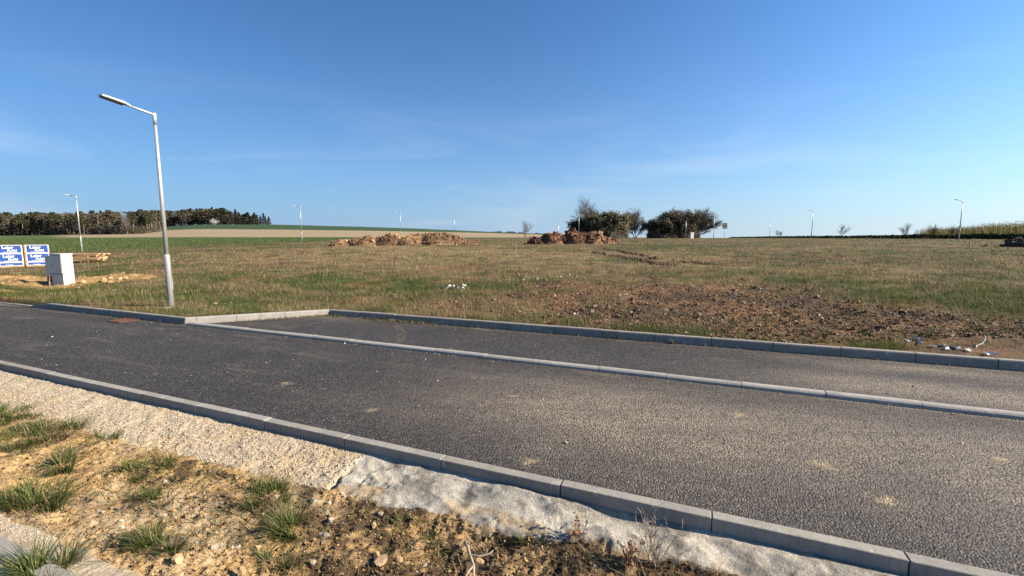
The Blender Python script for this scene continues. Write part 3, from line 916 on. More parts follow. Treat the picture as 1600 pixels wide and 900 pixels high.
def verge_gravel():
    n = 60000
    d = 1.0 / rng.uniform(1 / 12.0, 1 / 1.7, n)
    x = rng.uniform(-1.25, 0.75, n) * d
    u, v = uv_of(x, d)
    dd, h, grey, c2 = verge_fields(u, v)
    k = (v > 0.6) & (v < 2.95) & (h < 0.3) & (c2 < 0.3) & (u < 1.2)
    x, y, u, v, d = x[k], d[k], u[k], v[k], d[k]
    n = len(x)
    r = np.minimum(0.0022 + rng.exponential(0.0024, n), 0.020) * (0.8 + 0.12 * d)
    dm = dead_mask(u, v)
    t = rng.random(n)
    col = mixc(np.array([0.28, 0.165, 0.07]) * np.ones((n, 3)), np.array([0.54, 0.36, 0.17]) * np.ones((n, 3)), t)
    grey_s = rng.random(n) < 0.12
    col[grey_s] = np.array([0.40, 0.39, 0.36]) * rng.uniform(0.6, 1.2, grey_s.sum())[:, None]
    col = mixc(col * rng.uniform(.6, 1.25, n)[:, None], np.array([0.09, 0.06, 0.036]) * np.ones((n, 3)), dm * (rng.random(n) < 0.7))
    V, F, C = rocks(x, y, verge_z(u, v) + r * 0.2, r, col, 0.75, .4, CUB)
    tag(link('gravel', mesh_np('gravel', V, F, False, C), M['clod']), 'fine ochre gravel and crumbs on the sandy strip', 'gravel', kind='stuff')
verge_gravel()

def haunch_crumbs():
    n = 110000
    d = 1.0 / rng.uniform(1 / 13.0, 1 / 2.6, n)
    x = rng.uniform(-1.25, -0.25, n) * d
    u, v = uv_of(x, d)
    dd, h, grey, c2 = verge_fields(u, v)
    k = (v < 2.98) & (((h > .6) & (grey < .3)) | ((c2 > .6) & (v > 1.24) & (rng.random(n) < .4)))
    x, y, u, v, d = x[k], d[k], u[k], v[k], d[k]
    n = len(x)
    r = (0.0022 + np.minimum(rng.exponential(0.0014, n), .007)) * (0.7 + .13 * d)
    col = mixc(np.array([.42, .35, .25]) * np.ones((n, 3)), np.array([.60, .52, .40]) * np.ones((n, 3)), rng.random(n))
    V, F, C = rocks(x, y, verge_z(u, v) + r * .1, r, col, .8, .35, OCT)
    tag(link('mortar_crumbs', mesh_np('mortar_crumbs', V, F, False, C), M['clod']), 'coarse pale grains in the rough sandy haunching', 'mortar', kind='stuff')
haunch_crumbs()

def road_grit():
    n = 1500
    u = rng.uniform(-16, 5, n); v = rng.uniform(3.15, 8.4, n)
    k = (v < face_v(u) - 0.05) & ((v < MID0 - 0.02) | (v > MID1 + 0.02))
    gut = rng.random(n) < .35
    v = np.where(gut, np.where(rng.random(n) < .5, 3.12 + np.abs(rng.normal(0, .04, n)), MID0 - .01 - np.abs(rng.normal(0, .05, n))), v)
    k &= rng.random(n) < 0.3 + 0.7 * sstep(0.45, 0.65, fbm(u * 0.5, v * 0.8, 96, 3))
    u, v = u[k], v[k]
    n = len(u)
    x, y = xy(u, v)
    r = np.minimum(0.003 + rng.exponential(0.0035, n), 0.016)
    col = mixc(np.array([0.28, 0.24, 0.19]) * np.ones((n, 3)), np.array([0.48, 0.43, 0.35]) * np.ones((n, 3)), rng.random(n))
    V, F, C = rocks(x, y, 0.002 + r * 0.2, r, col, 0.5)
    tag(link('road_grit', mesh_np('road_grit', V, F, False, C), M['clod']), 'scattered pale crumbs of stone lying on the asphalt', 'grit', kind='stuff')
road_grit()

# ------------------------------------------------------------------ foreground: tufts, stones, twig, weed
def tuft_mesh(seed, n, spread, hmin, hmax, width, straw=0.12, lean=0.55):
    global rng
    keep, rng = rng, np.random.default_rng(seed)
    m = max(4, int(spread * 30))
    ca, cr = rng.uniform(0, 6.283, m), spread * np.sqrt(rng.random(m)) * .85
    ck = rng.uniform(.5, 1.15, m)
    i = rng.integers(0, m, n)
    x = np.cos(ca[i]) * cr[i] * 1.15 + rng.normal(0, spread * .13, n)
    y = np.sin(ca[i]) * cr[i] * .75 + rng.normal(0, spread * .10, n)
    az = np.arctan2(y, x) + rng.normal(0, 1.1, n)
    h = rng.uniform(hmin * .6, hmax * 1.15, n) * ck[i]
    isg = rng.random(n) > straw
    cg = mixc(np.array([0.028, 0.058, 0.010]) * np.ones((n, 3)), np.array([0.14, 0.18, 0.035]) * np.ones((n, 3)), rng.random(n))
    cs = mixc(np.array([0.22, 0.16, 0.09]) * np.ones((n, 3)), np.array([0.40, 0.31, 0.17]) * np.ones((n, 3)), rng.random(n))
    V, F, C = blades(x, y, np.full(n, -0.02), h, np.full(n, width) * rng.uniform(0.6, 1.3, n), rng.uniform(0.05, lean * 1.75, n), az, np.where(isg[:, None], cg, cs), 4, rng.uniform(0.1, 0.75, n))
    rng = keep
    me = mesh_np('grass_tuft', V, F, False, C)
    me.materials.append(M['blade'])
    return me
TUFTS = [  # u, v, blades, spread, hmin, hmax, label
    (-4.36, 1.50, 420, 0.24, 0.10, 0.24, 'big dense green grass tuft beside the mortar of the path edging'),
    (-3.03, 1.56, 230, 0.15, 0.07, 0.15, 'low green grass tuft just off the corner of the edging mortar'),
    (-2.45, 2.06, 200, 0.12, 0.09, 0.20, 'upright bright green grass tuft below the break in the haunching'),
    (-2.95, 2.20, 260, 0.22, 0.04, 0.14, 'spreading green grass tuft against the sandy haunching'),
    (-4.20, 2.16, 260, 0.26, 0.06, 0.13, 'wide flat grass tuft halfway along the sandy haunching'),
    (-6.05, 2.12, 460, 0.42, 0.08, 0.18, 'long grassy clump on the sand well away from the break'),
    (-4.95, 1.86, 170, 0.15, 0.07, 0.15, 'small green grass tuft alone on open ochre sand'),
    (-3.30, 1.12, 240, 0.16, 0.10, 0.20, 'green grass tuft growing over the path edging'),
    (-5.30, 2.34, 150, 0.20, 0.06, 0.13, 'thin dark grass tuft at the foot of the sandy haunching'),
    (-0.91, 2.56, 110, 0.09, 0.03, 0.07, 'tiny mossy green tuft at the grey mortar edge'),
    (-3.72, 1.93, 110, 0.10, 0.05, 0.11, 'sparse small green tuft amid yellow sand crumbs'),
    (-1.75, 2.36, 120, 0.13, 0.03, 0.08, 'short mossy tuft on dark soil below the mortar'),
    (-7.3, 1.9, 420, 0.5, 0.07, 0.18, 'broad grass clump at the far end of the sandy strip'),
    (-1.45, 2.28, 110, 0.13, 0.03, 0.07, 'low mossy tuft near the pale forked twig'),
    (-2.30, 1.75, 120, 0.12, 0.05, 0.12, 'scruffy half dry grass tuft between ochre stones'),
    (-6.9, 2.25, 260, 0.35, 0.06, 0.14, 'grass clump leaning against the farthest sandy haunching'),
]
for i, (u, v, n, sp, h0, h1, lab) in enumerate(TUFTS):
    x, y = xy(u, v)
    o = link('grass_tuft', tuft_mesh(200 + i, int(n * 2.6), sp, h0, h1, 0.0065, 0.4 if 'dry' in lab else 0.22))
    o.location = (x, y, float(verge_z(np.array([u]), np.array([v]))[0]))
    o.rotation_euler = (0, 0, ROAD_ANGLE)
    tag(o, lab, 'grass', 'grass tufts on the sandy strip')

def sparse_grass():
    n = 22000
    u = rng.uniform(-9, -1.2, n); v = rng.uniform(.9, 2.5, n)
    d, h, grey, c2 = verge_fields(u, v)
    near = np.zeros(n)
    for t in TUFTS: near = np.maximum(near, blob(u, v, t[0], t[1], t[3] * 2.4, t[3] * 1.6))
    k = (h < .3) & (c2 < .3) & (rng.random(n) < .06 + .6 * near + .5 * sstep(.56, .68, fbm(u * 1.6, v * 2.2, 97, 3)))
    u, v = u[k], v[k]; n = len(u)
    x, y = xy(u, v)
    col = mixc(np.array([.05, .085, .018]) * np.ones((n, 3)), np.array([.19, .20, .06]) * np.ones((n, 3)), rng.random(n))
    st = rng.random(n) < .35
    col[st] = np.array([.34, .25, .12])
    V, F, C = blades(x, y, verge_z(u, v) - .005, rng.uniform(.02, .10, n), np.full(n, .0045), rng.uniform(.2, 1.2, n), rng.uniform(0, 6.283, n), col, 3, rng.uniform(.1, .8, n))
    tag(link('sparse_grass', mesh_np('sparse_grass', V, F, False, C), M['blade']), 'sparse single grass blades scattered over the sandy strip', 'grass', kind='stuff')
sparse_grass()

def dead_litter():
    n = 9000
    u = rng.uniform(-2.9, 0.6, n); v = rng.uniform(1.0, 2.72, n)
    d, h, grey, c2 = verge_fields(u, v)
    k = (h < 0.2) & (rng.random(n) < dead_mask(u, v))
    u, v = u[k], v[k]
    n = len(u)
    x, y = xy(u, v)
    col = mixc(np.array([0.09, 0.055, 0.03]) * np.ones((n, 3)), np.array([0.34, 0.24, 0.13]) * np.ones((n, 3)), rng.random(n) ** 1.5)
    gm = rng.random(n) < 0.22
    col[gm] = np.array([0.085, 0.10, 0.028])
    V, F, C = blades(x, y, verge_z(u, v) - 0.004, rng.uniform(0.02, 0.07, n), np.full(n, 0.004), rng.uniform(0.3, 1.0, n), rng.uniform(0, 6.283, n), col, 2, rng.uniform(0, 0.5, n))
    tag(link('dead_moss', mesh_np('dead_moss', V, F, False, C), M['blade']), 'matted dead moss and grass litter on the dark soil', 'moss', kind='stuff')
dead_litter()

def rock_mesh(seed, r, flat):
    bm = bmesh.new()
    bmesh.ops.create_icosphere(bm, subdivisions=2, radius=1.0)
    rd = random.Random(seed)
    planes = [(Vector((rd.gauss(0, 1), rd.gauss(0, 1), rd.gauss(0, 0.8))).normalized(), rd.uniform(0.32, 0.70)) for _ in range(14)]
    for vtx in bm.verts:
        for nrm, k in planes:
            dd = vtx.co.dot(nrm) - k
            if dd > 0: vtx.co -= nrm * dd
        vtx.co += Vector((rd.gauss(0, 0.03), rd.gauss(0, 0.03), rd.gauss(0, 0.03)))
        vtx.co.z *= flat
        vtx.co *= r
    me = bpy.data.meshes.new('stone')
    bm.to_mesh(me)
    bm.free()
    return me
STONES = [(-1.78, 2.08, .055, 1), (-1.70, 2.03, .06, 1), (-1.62, 2.09, .04, 1), (-2.23, 2.10, .05, 0), (-2.30, 2.22, .04, 0), (-1.98, 2.30, .035, 1), (-2.10, 1.88, .03, 0), (-2.58, 2.33, .045, 0), (-2.48, 2.40, .035, 0), (-3.15, 1.62, .05, 0), (-2.78, 1.50, .055, 1), (-2.62, 1.42, .05, 1), (-2.72, 1.68, .03, 0), (-3.9, 2.08, .03, 0), (-1.15, 2.30, .04, 1), (-1.45, 2.12, .03, 0), (-2.02, 2.42, .03, 0), (-2.36, 1.60, .05, 1), (-3.45, 1.78, .025, 0), (-2.42, 2.30, .04, 0)]
for i, (u, v, r, och) in enumerate(STONES):
    x, y = xy(u, v)
    o = link('stone', rock_mesh(300 + i, r, 0.75), M['ochre_stone'] if och else M['stone'])
    o.location = (x, y, float(verge_z(np.array([u]), np.array([v]))[0]) + r * 0.18)
    o.rotation_euler = (random.uniform(-.4, .4), random.uniform(-.4, .4), random.uniform(0, 6))
    tag(o, 'angular ochre brown stone lying on the sandy strip' if och else 'pale grey beige stone lying on the sandy strip', 'stone', 'ochre stones on the sandy strip' if och else 'pale stones on the sandy strip')

def twig():
    x0, y0 = xy(-1.30, 2.36)
    z0 = float(verge_z(np.array([-1.30]), np.array([2.36]))[0]) + 0.012
    o = empty('fallen_twig', (x0, y0, z0))
    def P(*q): return [(a, b, c) for a, b, c in q]
    MB().tube(P((0, 0, .01), (.02, -.05, .03), (.035, -.10, .03), (.055, -.15, .02), (.06, -.20, .012)), [.006, .006, .006, .005, .004], 7).build('stem', M['twig'], o)
    MB().tube(P((.035, -.10, .03), (.075, -.115, .035), (.12, -.11, .045), (.135, -.10, .055)), [.005, .0045, .004, .003], 6).build('branch', M['twig'], o)
    MB().tube(P((.055, -.15, .02), (.035, -.19, .02), (.02, -.225, .01)), [.004, .0035, .002], 6).build('branch', M['twig'], o)
    o.scale = (1.45, 1.45, 1.3)
    tag(o, 'pale dry forked twig lying on dark soil by the mortar', 'twig')
twig()

def weed(u, v, seed, n, height, label, leafy):
    rd = random.Random(seed)
    x, y = xy(u, v)
    o = empty('dry_weed', (x, y, float(verge_z(np.array([u]), np.array([v]))[0])))
    mb = MB()
    tips = []
    for i in range(n):
        a = rd.uniform(0, 6.28); l = rd.uniform(0.6, 1.0) * height
        s = rd.uniform(0.1, 0.5)
        p = [Vector((rd.uniform(-.03, .03), rd.uniform(-.03, .03), -0.01))]
        for k in range(4):
            p.append(p[-1] + Vector((math.cos(a) * s, math.sin(a) * s, 1)).normalized() * l / 4 + Vector((rd.gauss(0, .006), rd.gauss(0, .006), 0)))
            for q in range(2):
                a2 = rd.uniform(0, 6.28)
                e = p[-1] + Vector((math.cos(a2) * .6, math.sin(a2) * .6, rd.uniform(.3, 1.2))) * l * rd.uniform(.10, .25)
                mb.tube([p[-1], (p[-1] + e) / 2 + Vector((0, 0, .004)), e], [.0016, .0014, .0009], 4, cap=False)
                tips.append(e)
        mb.tube(p, [.003, .0027, .0023, .0018, .0011], 5, cap=False)
    mb.build('stems', M['twig'], o)
    if leafy:
        V, F = [], []
        for t in tips:
            for q in range(3):
                c = t + Vector((rd.gauss(0, .012), rd.gauss(0, .012), rd.gauss(0, .012)))
                d1 = Vector((rd.gauss(0, 1), rd.gauss(0, 1), rd.gauss(0, 1))).normalized() * .012
                d2 = Vector((rd.gauss(0, 1), rd.gauss(0, 1), rd.gauss(0, 1))).normalized() * .009
                k = len(V)
                V += [c - d1, c + d2, c + d1, c - d2]
                F.append((k, k + 1, k + 2, k + 3))
        C = np.repeat(np.array([[0.33, 0.17, 0.08]]) * np.random.default_rng(seed).uniform(.5, 1.3, (len(F), 1)), 4, 0)
        link('dry_leaves', mesh_np('dry_leaves', np.array([tuple(q) for q in V]), np.array(F), False, C), M['blade'], o)
    tag(o, label, 'weed', 'dry weeds by the mortar')
weed(-0.15, 2.62, 5, 12, 0.36, 'tall thin dry weed stalks standing in front of the kerb', False)
weed(-0.62, 2.66, 6, 5, 0.15, 'small dry weed with brown curled leaves on the mortar', True)
weed(-0.28, 2.55, 8, 7, 0.16, 'low dry weed with reddish leaves beside the tall stalks', True)
for i, (u, v, n, sp, h1) in enumerate(((-0.42, 2.50, 420, 0.22, 0.16), (-0.05, 2.45, 300, 0.2, 0.15), (-0.75, 2.40, 300, 0.2, 0.10))):
    x, y = xy(u, v)
    o = link('dead_grass_clump', tuft_mesh(400 + i, n, sp, 0.05, h1, 0.004, 0.9, 0.9))
    o.location = (x, y, float(verge_z(np.array([u]), np.array([v]))[0]))
    tag(o, 'matted dead brown grass clump below the dry weeds', 'grass', 'dead grass clumps below the weeds')
# green seedlings in the gutter of the bay kerb
for i, (u, lab) in enumerate(((-1.35, 'small weed seedling rooted at the foot of the bay kerb'), (-0.25, 'small weed seedling rooted at the foot of the bay kerb'))):
    v = float(face_v(u)) - 0.03
    x, y = xy(u, v)
    o = link('gutter_weed', tuft_mesh(440 + i, 40, 0.06, 0.05, 0.14, 0.012, 0.1, 0.6))
    o.location = (x, y, 0.01)
    tag(o, lab, 'weed', 'weeds at the foot of the bay kerb')
def gutter_litter():
    n = 2600
    u = np.concatenate([rng.normal(-6.3, 0.55, n // 2), rng.normal(-8.6, 0.6, n // 3), rng.uniform(-14.5, 4, n - n // 2 - n // 3)])
    v = face_v(u) - np.abs(rng.normal(0, 0.07, n)) - 0.01
    k = (v > MID1 + 0.01) | (u < SPL_A)
    u, v = u[k], v[k]; n = len(u)
    x, y = xy(u, v)
    col = mixc(np.array([0.10, 0.075, 0.045]) * np.ones((n, 3)), np.array([0.40, 0.32, 0.20]) * np.ones((n, 3)), rng.random(n))
    col[rng.random(n) < 0.15] = np.array([0.07, 0.10, 0.03])
    V, F, C = blades(x, y, np.zeros(n), rng.uniform(0.02, 0.09, n), np.full(n, 0.008), rng.uniform(0.3, 1.1, n), rng.uniform(0, 6.283, n), col, 2, rng.uniform(0, 0.4, n))
    tag(link('gutter_litter', mesh_np('gutter_litter', V, F, False, C), M['blade']), 'dry grass litter gathered along the foot of the bay kerb', 'litter', kind='stuff')
gutter_litter()

# tyre prints of dried mud in the bay
def prints():
    V, F = [], []
    def lug(cu, cv, a, l, w):
        c, s = math.cos(a), math.sin(a)
        k = len(V)
        for dx, dy in ((-l, -w), (l, -w), (l, w), (-l, w)):
            x, y = xy(cu + dx * c - dy * s, cv + dx * s + dy * c)
            V.append((x, y, 0.0075 + random.uniform(0, .001)))
        F.append((k, k + 1, k + 2, k + 3))
    for (a0, b0), (a1, b1), n in (((-6.05, 8.0), (-5.05, 6.55), 24), ((-7.9, 8.0), (-8.3, 7.0), 14)):
        for i in range(n):
            t = i / n
            cu, cv = a0 + (a1 - a0) * t + 0.18 * math.sin(t * 3), b0 + (b1 - b0) * t
            for q in range(4):
                if random.random() < 0.75:
                    lug(cu + (q - 1.5) * 0.055 + random.gauss(0, .006), cv + random.gauss(0, .006), 0.25 + random.gauss(0, .1), 0.022 * random.uniform(.5, 1.1), 0.008 * random.uniform(.5, 1.2))
    tag(link('tyre_prints', mesh_np('tyre_prints', np.array(V), np.array(F)), M['mud']), 'dried mud tyre tread prints on the bay asphalt', 'mud', kind='stuff')
prints()

# gully grate by the kerb
def grate():
    x, y = xy(-12.45, 6.08)
    o = empty('gully_grate', (x, y, 0), ROAD_ANGLE)
    mb = MB()
    mb.box((0, -.19, .006), (.5, .03, .02)).box((0, .19, .006), (.5, .03, .02)).box((-.24, 0, .007), (.03, .36, .02)).box((.24, 0, .007), (.03, .36, .02))
    mb.build('frame', M['rust'], o)
    for i in range(9):
        MB().box((-.2 + i * .05, 0, .004), (.028, .36, .018)).build('bar', M['rust'], o)
    MB().box((0, 0, -.02), (.5, .38, .03)).build('pit', M['rust'], o)
    tag(o, 'rusty iron gully grate in the road beside the kerb', 'grate')
grate()

# ------------------------------------------------------------------ street lamps
def lamp_parts():
    pole = MB()
    pole.tube([(0, 0, -0.3), (0, 0, 1.32), (0, 0, 1.36), (0, 0, 1.40)], [.072, .070, .070, .052], 20, mi=0)
    pole.tube([(0, 0, 1.38), (0, 0, 3.2), (0, 0, 4.86)], [.052, .044, .033], 18)
    me_pole = pole.mesh('pole')
    hatch = MB().box((.0, .068, .62), (.075, .012, .30), bevel=.004).mesh('service_door')
    collar = MB().tube([(0, 0, 4.66), (0, 0, 4.95)], [.042, .042], 16).mesh('collar')
    # arm and luminaire reach along -y
    arm = MB().tube([(0, .045, 4.895), (0, -.10, 4.915), (0, -.62, 4.99)], [.030, .028, .024], 12).mesh('arm')
    head = MB()
    bm = head.bm
    secs = [(-.52, .035, .030, 4.978), (-.60, .060, .050, 4.992), (-.66, .095, .060, 5.002), (-.78, .105, .050, 5.015), (-1.02, .105, .040, 5.048), (-1.10, .085, .028, 5.06)]
    rings = []
    for yy, hw, hh, zz in secs:
        rings.append([bm.verts.new((sx * hw * k, yy, zz + dz)) for sx, k, dz in ((-1, 1, -.012), (-1, 1, .006), (-1, .6, hh * .8), (1, .6, hh * .8), (1, 1, .006), (1, 1, -.012))])
    for a, b in zip(rings, rings[1:]):
        for k in range(6):
            bm.faces.new((a[k], a[(k + 1) % 6], b[(k + 1) % 6], b[k]))
    bm.faces.new(rings[0]); bm.faces.new(list(reversed(rings[-1])))
    me_head = head.mesh('lamp_head')
    lens = MB()
    lens.box((0, -.86, 5.006), (.185, .44, .026), rot=Matrix.Rotation(math.radians(-7.6), 3, 'X'), bevel=.005)
    me_lens = lens.mesh('lens')
    for me, m in ((me_pole, 'zinc'), (hatch, 'zinc'), (collar, 'zinc'), (arm, 'zinc'), (me_head, 'lamp_grey'), (me_lens, 'lamp_dark')):
        me.materials.append(M[m])
    return me_pole, hatch, collar, arm, me_head, me_lens
LP = lamp_parts()
def street_lamp(x, y, z, rz, label, group=None):
    o = empty('street_lamp', (x, y, z), rz)
    for nm, me in zip(('pole', 'service_door', 'collar', 'arm'), LP[:4]):
        link(nm, me, None, o)
    h = link('lamp_head', LP[4], None, o)
    link('lens', LP[5], None, h)
    return tag(o, label, 'street lamp', group)
street_lamp(-9.0, 11.53, 0.13, ROAD_ANGLE + 0.02, 'tall galvanised street lamp standing in grass behind the splayed kerb end', 'street lamps')
sl_plate = MB().box((-9.15, 11.42, 0.135), (.42, .30, .03), rz=0.4, bevel=.012).build('concrete_footing', M['kerb_pale'])
tag(sl_plate, 'small rough concrete footing at the base of the tall lamp', 'footing')
FAR_LAMPS = [(-38.6, 39.75, 1.45, 'far street lamp rising behind the timber pile and cabinet'),
             (-29.8, 63.0, 1.45, 'far street lamp on the crop edge short of the long earth heap'),
             (-20.0, 80.0, 1.45, 'far street lamp showing above the middle of the long earth heap'),
             (-13.3, 103.0, 1.45, 'far street lamp showing over the tapering end of the long earth heap'),
             (13.8, 92.0, 1.45, 'far street lamp in front of the rounded blossoming bush'),
             (44.0, 97.0, -1.5, 'far street lamp beside the square sign, arm turned towards it'),
             (53.2, 79.0, 1.45, 'far street lamp alone on the horizon between sign and yellow thicket'),
             (57.0, 56.7, 1.45, 'far street lamp in front of the yellow green thicket'),
             (84.0, 145.0, 0.4, 'farthest street lamp, tiny on the horizon past the sign')]
for x, y, a, lab in FAR_LAMPS:
    street_lamp(x, y, float(tz(x, y)), -a, lab, 'street lamps')

# ------------------------------------------------------------------ utility cabinet, pallets, timber
def cabinet():
    x, y = xy(-22.62, 9.24)
    o = empty('utility_cabinet', (x, y, 0.10), ROAD_ANGLE)
    # local x along the road (negative to the left), y to the back
    def b(c, s, name, mat, par=o, bev=.008):
        return MB().box(c, s, bevel=bev).build(name, M[mat], par)
    b((-.42, .17, .22), (.84, .34, .44), 'plinth', 'cab')
    body = b((-.42, .17, .83), (.84, .342, .77), 'body', 'cab')
    b((-.42, .17, 1.225), (.87, .38, .035), 'roof', 'cab')
    b((-.42, .17, .445), (.846, .346, .008), 'seam', 'cab_seam', bev=0)
    b((-.425, -.003, .83), (.81, .006, .73), 'door_gap', 'cab_seam', body, 0)
    b((-.22, -.008, .83), (.39, .012, .70), 'door', 'cab', body, .004)
    b((-.63, -.008, .83), (.39, .012, .70), 'door', 'cab', body, .004)
    b((-.24, -.016, .83), (.07, .012, .15), 'meter_window', 'white', body, .003)
    b((-.10, -.018, 1.10), (.10, .012, .03), 'lock', 'cab_seam', body, .003)
    b((-.69, -.018, .78), (.09, .012, .03), 'lock', 'cab_seam', body, .003)
    tag(o, 'pale two door utility cabinet standing on the sand patch', 'cabinet')
    o2 = empty('small_utility_cabinet', (x - .855 * UX, y - .855 * UY, 0.10), ROAD_ANGLE)
    MB().box((-.21, .17, .56), (.42, .30, 1.12), bevel=.008).build('body', M['cab'], o2)
    MB().box((-.21, .17, 1.13), (.44, .34, .03), bevel=.006).build('roof', M['cab'], o2)
    MB().box((-.21, .016, .76), (.36, .010, .62), bevel=.003).build('door', M['cab'], o2)
    MB().box((-.16, .012, .24), (.30, .02, .24)).build('opening_shade', M['cab_seam'], o2)  # dark plate painting in the shaded hollow of the open base
    tag(o2, 'lower narrow cabinet with open base against the utility cabinet', 'cabinet')
    sx, sy = xy(-23.28, 9.10)
    st = MB().box((0, 0, .17), (.035, .035, .46), rot=Matrix.Rotation(.12, 3, 'Y')).build('marker_stake', M['wood'], None, (sx, sy, 0.13))
    tag(st, 'short wooden stake leaning before the cabinets', 'stake')
cabinet()

def text_mesh(body, size, bold=0.012):
    cu = bpy.data.curves.new('print', 'FONT')
    cu.body = body
    cu.size = size
    cu.align_x = 'CENTER'
    cu.offset = bold
    cu.extrude = 0.001
    cu.resolution_u = 3
    ob = bpy.data.objects.new('print_tmp', cu)
    COL.objects.link(ob)
    dg = bpy.context.evaluated_depsgraph_get()
    me = bpy.data.meshes.new_from_object(ob.evaluated_get(dg))
    bpy.data.objects.remove(ob)
    bpy.data.curves.remove(cu)
    me.transform(Matrix.Rotation(math.pi / 2, 4, 'X'))
    return me
T_TOP = text_mesh('Leier', 0.215, 0.006)
T_BOT = text_mesh('PLAN', 0.15, 0.005)
for t in (T_TOP, T_BOT): t.materials.append(M['white'])
def pallet(px, py, rz, label, lean=0.0):
    o = empty('block_pallet', (px, py, float(tz(px, py)) - 0.03), rz)
    o.rotation_euler = (0, lean, rz)
    W, D = 1.00, 1.0
    for i in range(3):
        MB().box((0, -.44 + .44 * i, .035), (W, .10, .07)).build('pallet_board', M['wood'], o)
    z = .08
    for h in (.22, .49, .49):
        pack = MB()
        n = 5
        for k in range(n):
            pack.box((-W / 2 + (k + .5) * W / n, 0, z + h / 2), (W / n - .006, D, h - .012), bevel=.006)
        p = pack.build('block_layer', M['clay'], o)
        # printed film over the middle of the layer, front and back, white borders
        MB().box((0.02, 0, z + h / 2), (W - .08, D + .02, h - .02), bevel=.01).build('film', M['white'], p)
        MB().box((0.02, -D / 2 - .012, z + h / 2 + .01), (W - .15, .010, h - .08), bevel=.002).build('print_panel', M['blue'], p)
        MB().box((0.02, -D / 2 - .018, z + .085), (.55, .006, .014)).build('print_line', M['white'], p) if h > .3 else None
        for tm, dx, dz in ((T_TOP, -.06, h - .215), (T_BOT, .10, h - .365)):
            if h > .3 or tm is T_TOP:
                q = link('printed_word', tm, None, p)
                q.location = (dx, -D / 2 - .020, z + (dz if h > .3 else .035))
                q.scale = (1, 1, 1) if h > .3 else (.62, 1, .55)
        z += h
    tag(o, label, 'pallet', 'pallets of wrapped clay blocks')
pallet(-27.9, 26.0, 0.84, 'pallet of clay blocks in blue printed film, next to the cabinet', 0.0)
pallet(-28.60, 25.20, 0.86, 'pallet of clay blocks in blue printed film, farther from the cabinet', 0.0)

def timber():
    x0, y0 = -26.7, 27.4
    o = empty('timber_stack', (x0, y0, float(tz(x0, y0))), 0.05)
    rd = random.Random(3)
    z = 0.02
    for r in range(5):
        if r in (0, 3):
            for s in (-.8, .75):
                MB().box((s, 0, z + .02), (.06, .9, .045)).build('bearer', M['wood'], o)
            z += .045
        for c in range(3):
            MB().box((rd.uniform(-.12, .2) + (.35 if r == 2 and c == 0 else 0), -.32 + c * .3, z + .045), (rd.uniform(2.2, 2.6), rd.uniform(.14, .24), .075), rz=rd.uniform(-.03, .03), bevel=.005).build('plank', M['wood'], o)
        z += .085
    tag(o, 'stack of reddish sawn planks behind the cabinet', 'timber stack')
timber()

# stones dug out beside the cabinet
for i in range(7):
    u, v = -21.9 + random.gauss(0, .45), 10.6 + random.gauss(0, .35)
    x, y = xy(u, v)
    o = link('dug_stone', rock_mesh(500 + i, random.uniform(.09, .2), .8), M['ochre_stone'])
    o.location = (x, y, float(tz(x, y)) + .05)
    o.rotation_euler = (0, 0, random.uniform(0, 6))
    tag(o, 'ochre lump dug out of the sand beside the cabinet', 'stone', 'dug out lumps by the cabinet')

# ------------------------------------------------------------------ white scraps on the plot
def scrap(x, y, sx, sy, sz, seed, label, group, mat='plaster'):
    rd = np.random.default_rng(seed)
    m = int(rd.integers(6, 10))
    a = np.sort(rd.uniform(0, 6.283, m))
    k = rd.uniform(.45, 1.15, m)
    rim = np.stack([sx * k * np.cos(a), sy * k * np.sin(a), sz * rd.uniform(-.1, 1.0, m)], -1)
    mid = np.array([[0, 0, sz * rd.uniform(.3, .9)]])
    top = np.concatenate([rim, mid])
    bot = top - np.array([0, 0, .012])
    f = []
    for q in range(m):
        w = (q + 1) % m
        f += [(q, w, m), (w + m + 1, q + m + 1, 2 * m + 1), (q, q + m + 1, w), (w, q + m + 1, w + m + 1)]
    me = mesh_np('scrap', np.concatenate([top, bot]), np.array(f), False)
    o = link('white_scrap', me, M[mat])
    o.location = (x, y, float(tz(x, y)) + .02)
    o.rotation_euler = (0, 0, rd.uniform(0, 6))
    tag(o, label, 'rubble', group)
for i, (u, v, s) in enumerate(((-7.25, 12.35, .13), (-7.0, 12.45, .16), (-6.75, 12.3, .12), (-6.85, 12.7, .15), (-7.4, 12.25, .08))):
    x, y = xy(u, v)
    scrap(x, y, s * 1.1, s * .8, .13, 600 + i, 'white rubble lump in the small heap on the grass', 'white rubble heap on the grass')
for i, (u, v, a, b) in enumerate(((3.50, 9.50, .07, .03), (3.62, 9.34, .09, .035), (3.74, 9.22, .06, .03), (3.86, 9.14, .05, .035), (4.03, 9.20, .10, .045), (4.12, 9.12, .07, .04), (3.72, 9.66, .07, .025), (4.38, 9.03, .09, .035), (4.28, 8.98, .05, .03), (3.9, 9.32, .04, .03))):
    x, y = xy(u, v)
    scrap(x, y, a * 1.2, b * 1.2, .03, 620 + i, 'torn white scrap lying on the soil behind the bay kerb', 'white scraps behind the bay kerb')
for i in range(9):
    u, v = (-5.9 + random.gauss(0, .35), 15.3 + random.gauss(0, .3)) if i < 5 else (-3.2 + random.gauss(0, .9), 16.3 + random.gauss(0, .4))
    x, y = xy(u, v)
    o = link('field_stone', rock_mesh(640 + i, random.uniform(.06, .13), .6), M['stone'])
    o.location = (x, y, float(tz(x, y)) + .03)
    tag(o, 'pale stone lying out on the plot beyond the green strip', 'stone', 'pale stones out on the plot')
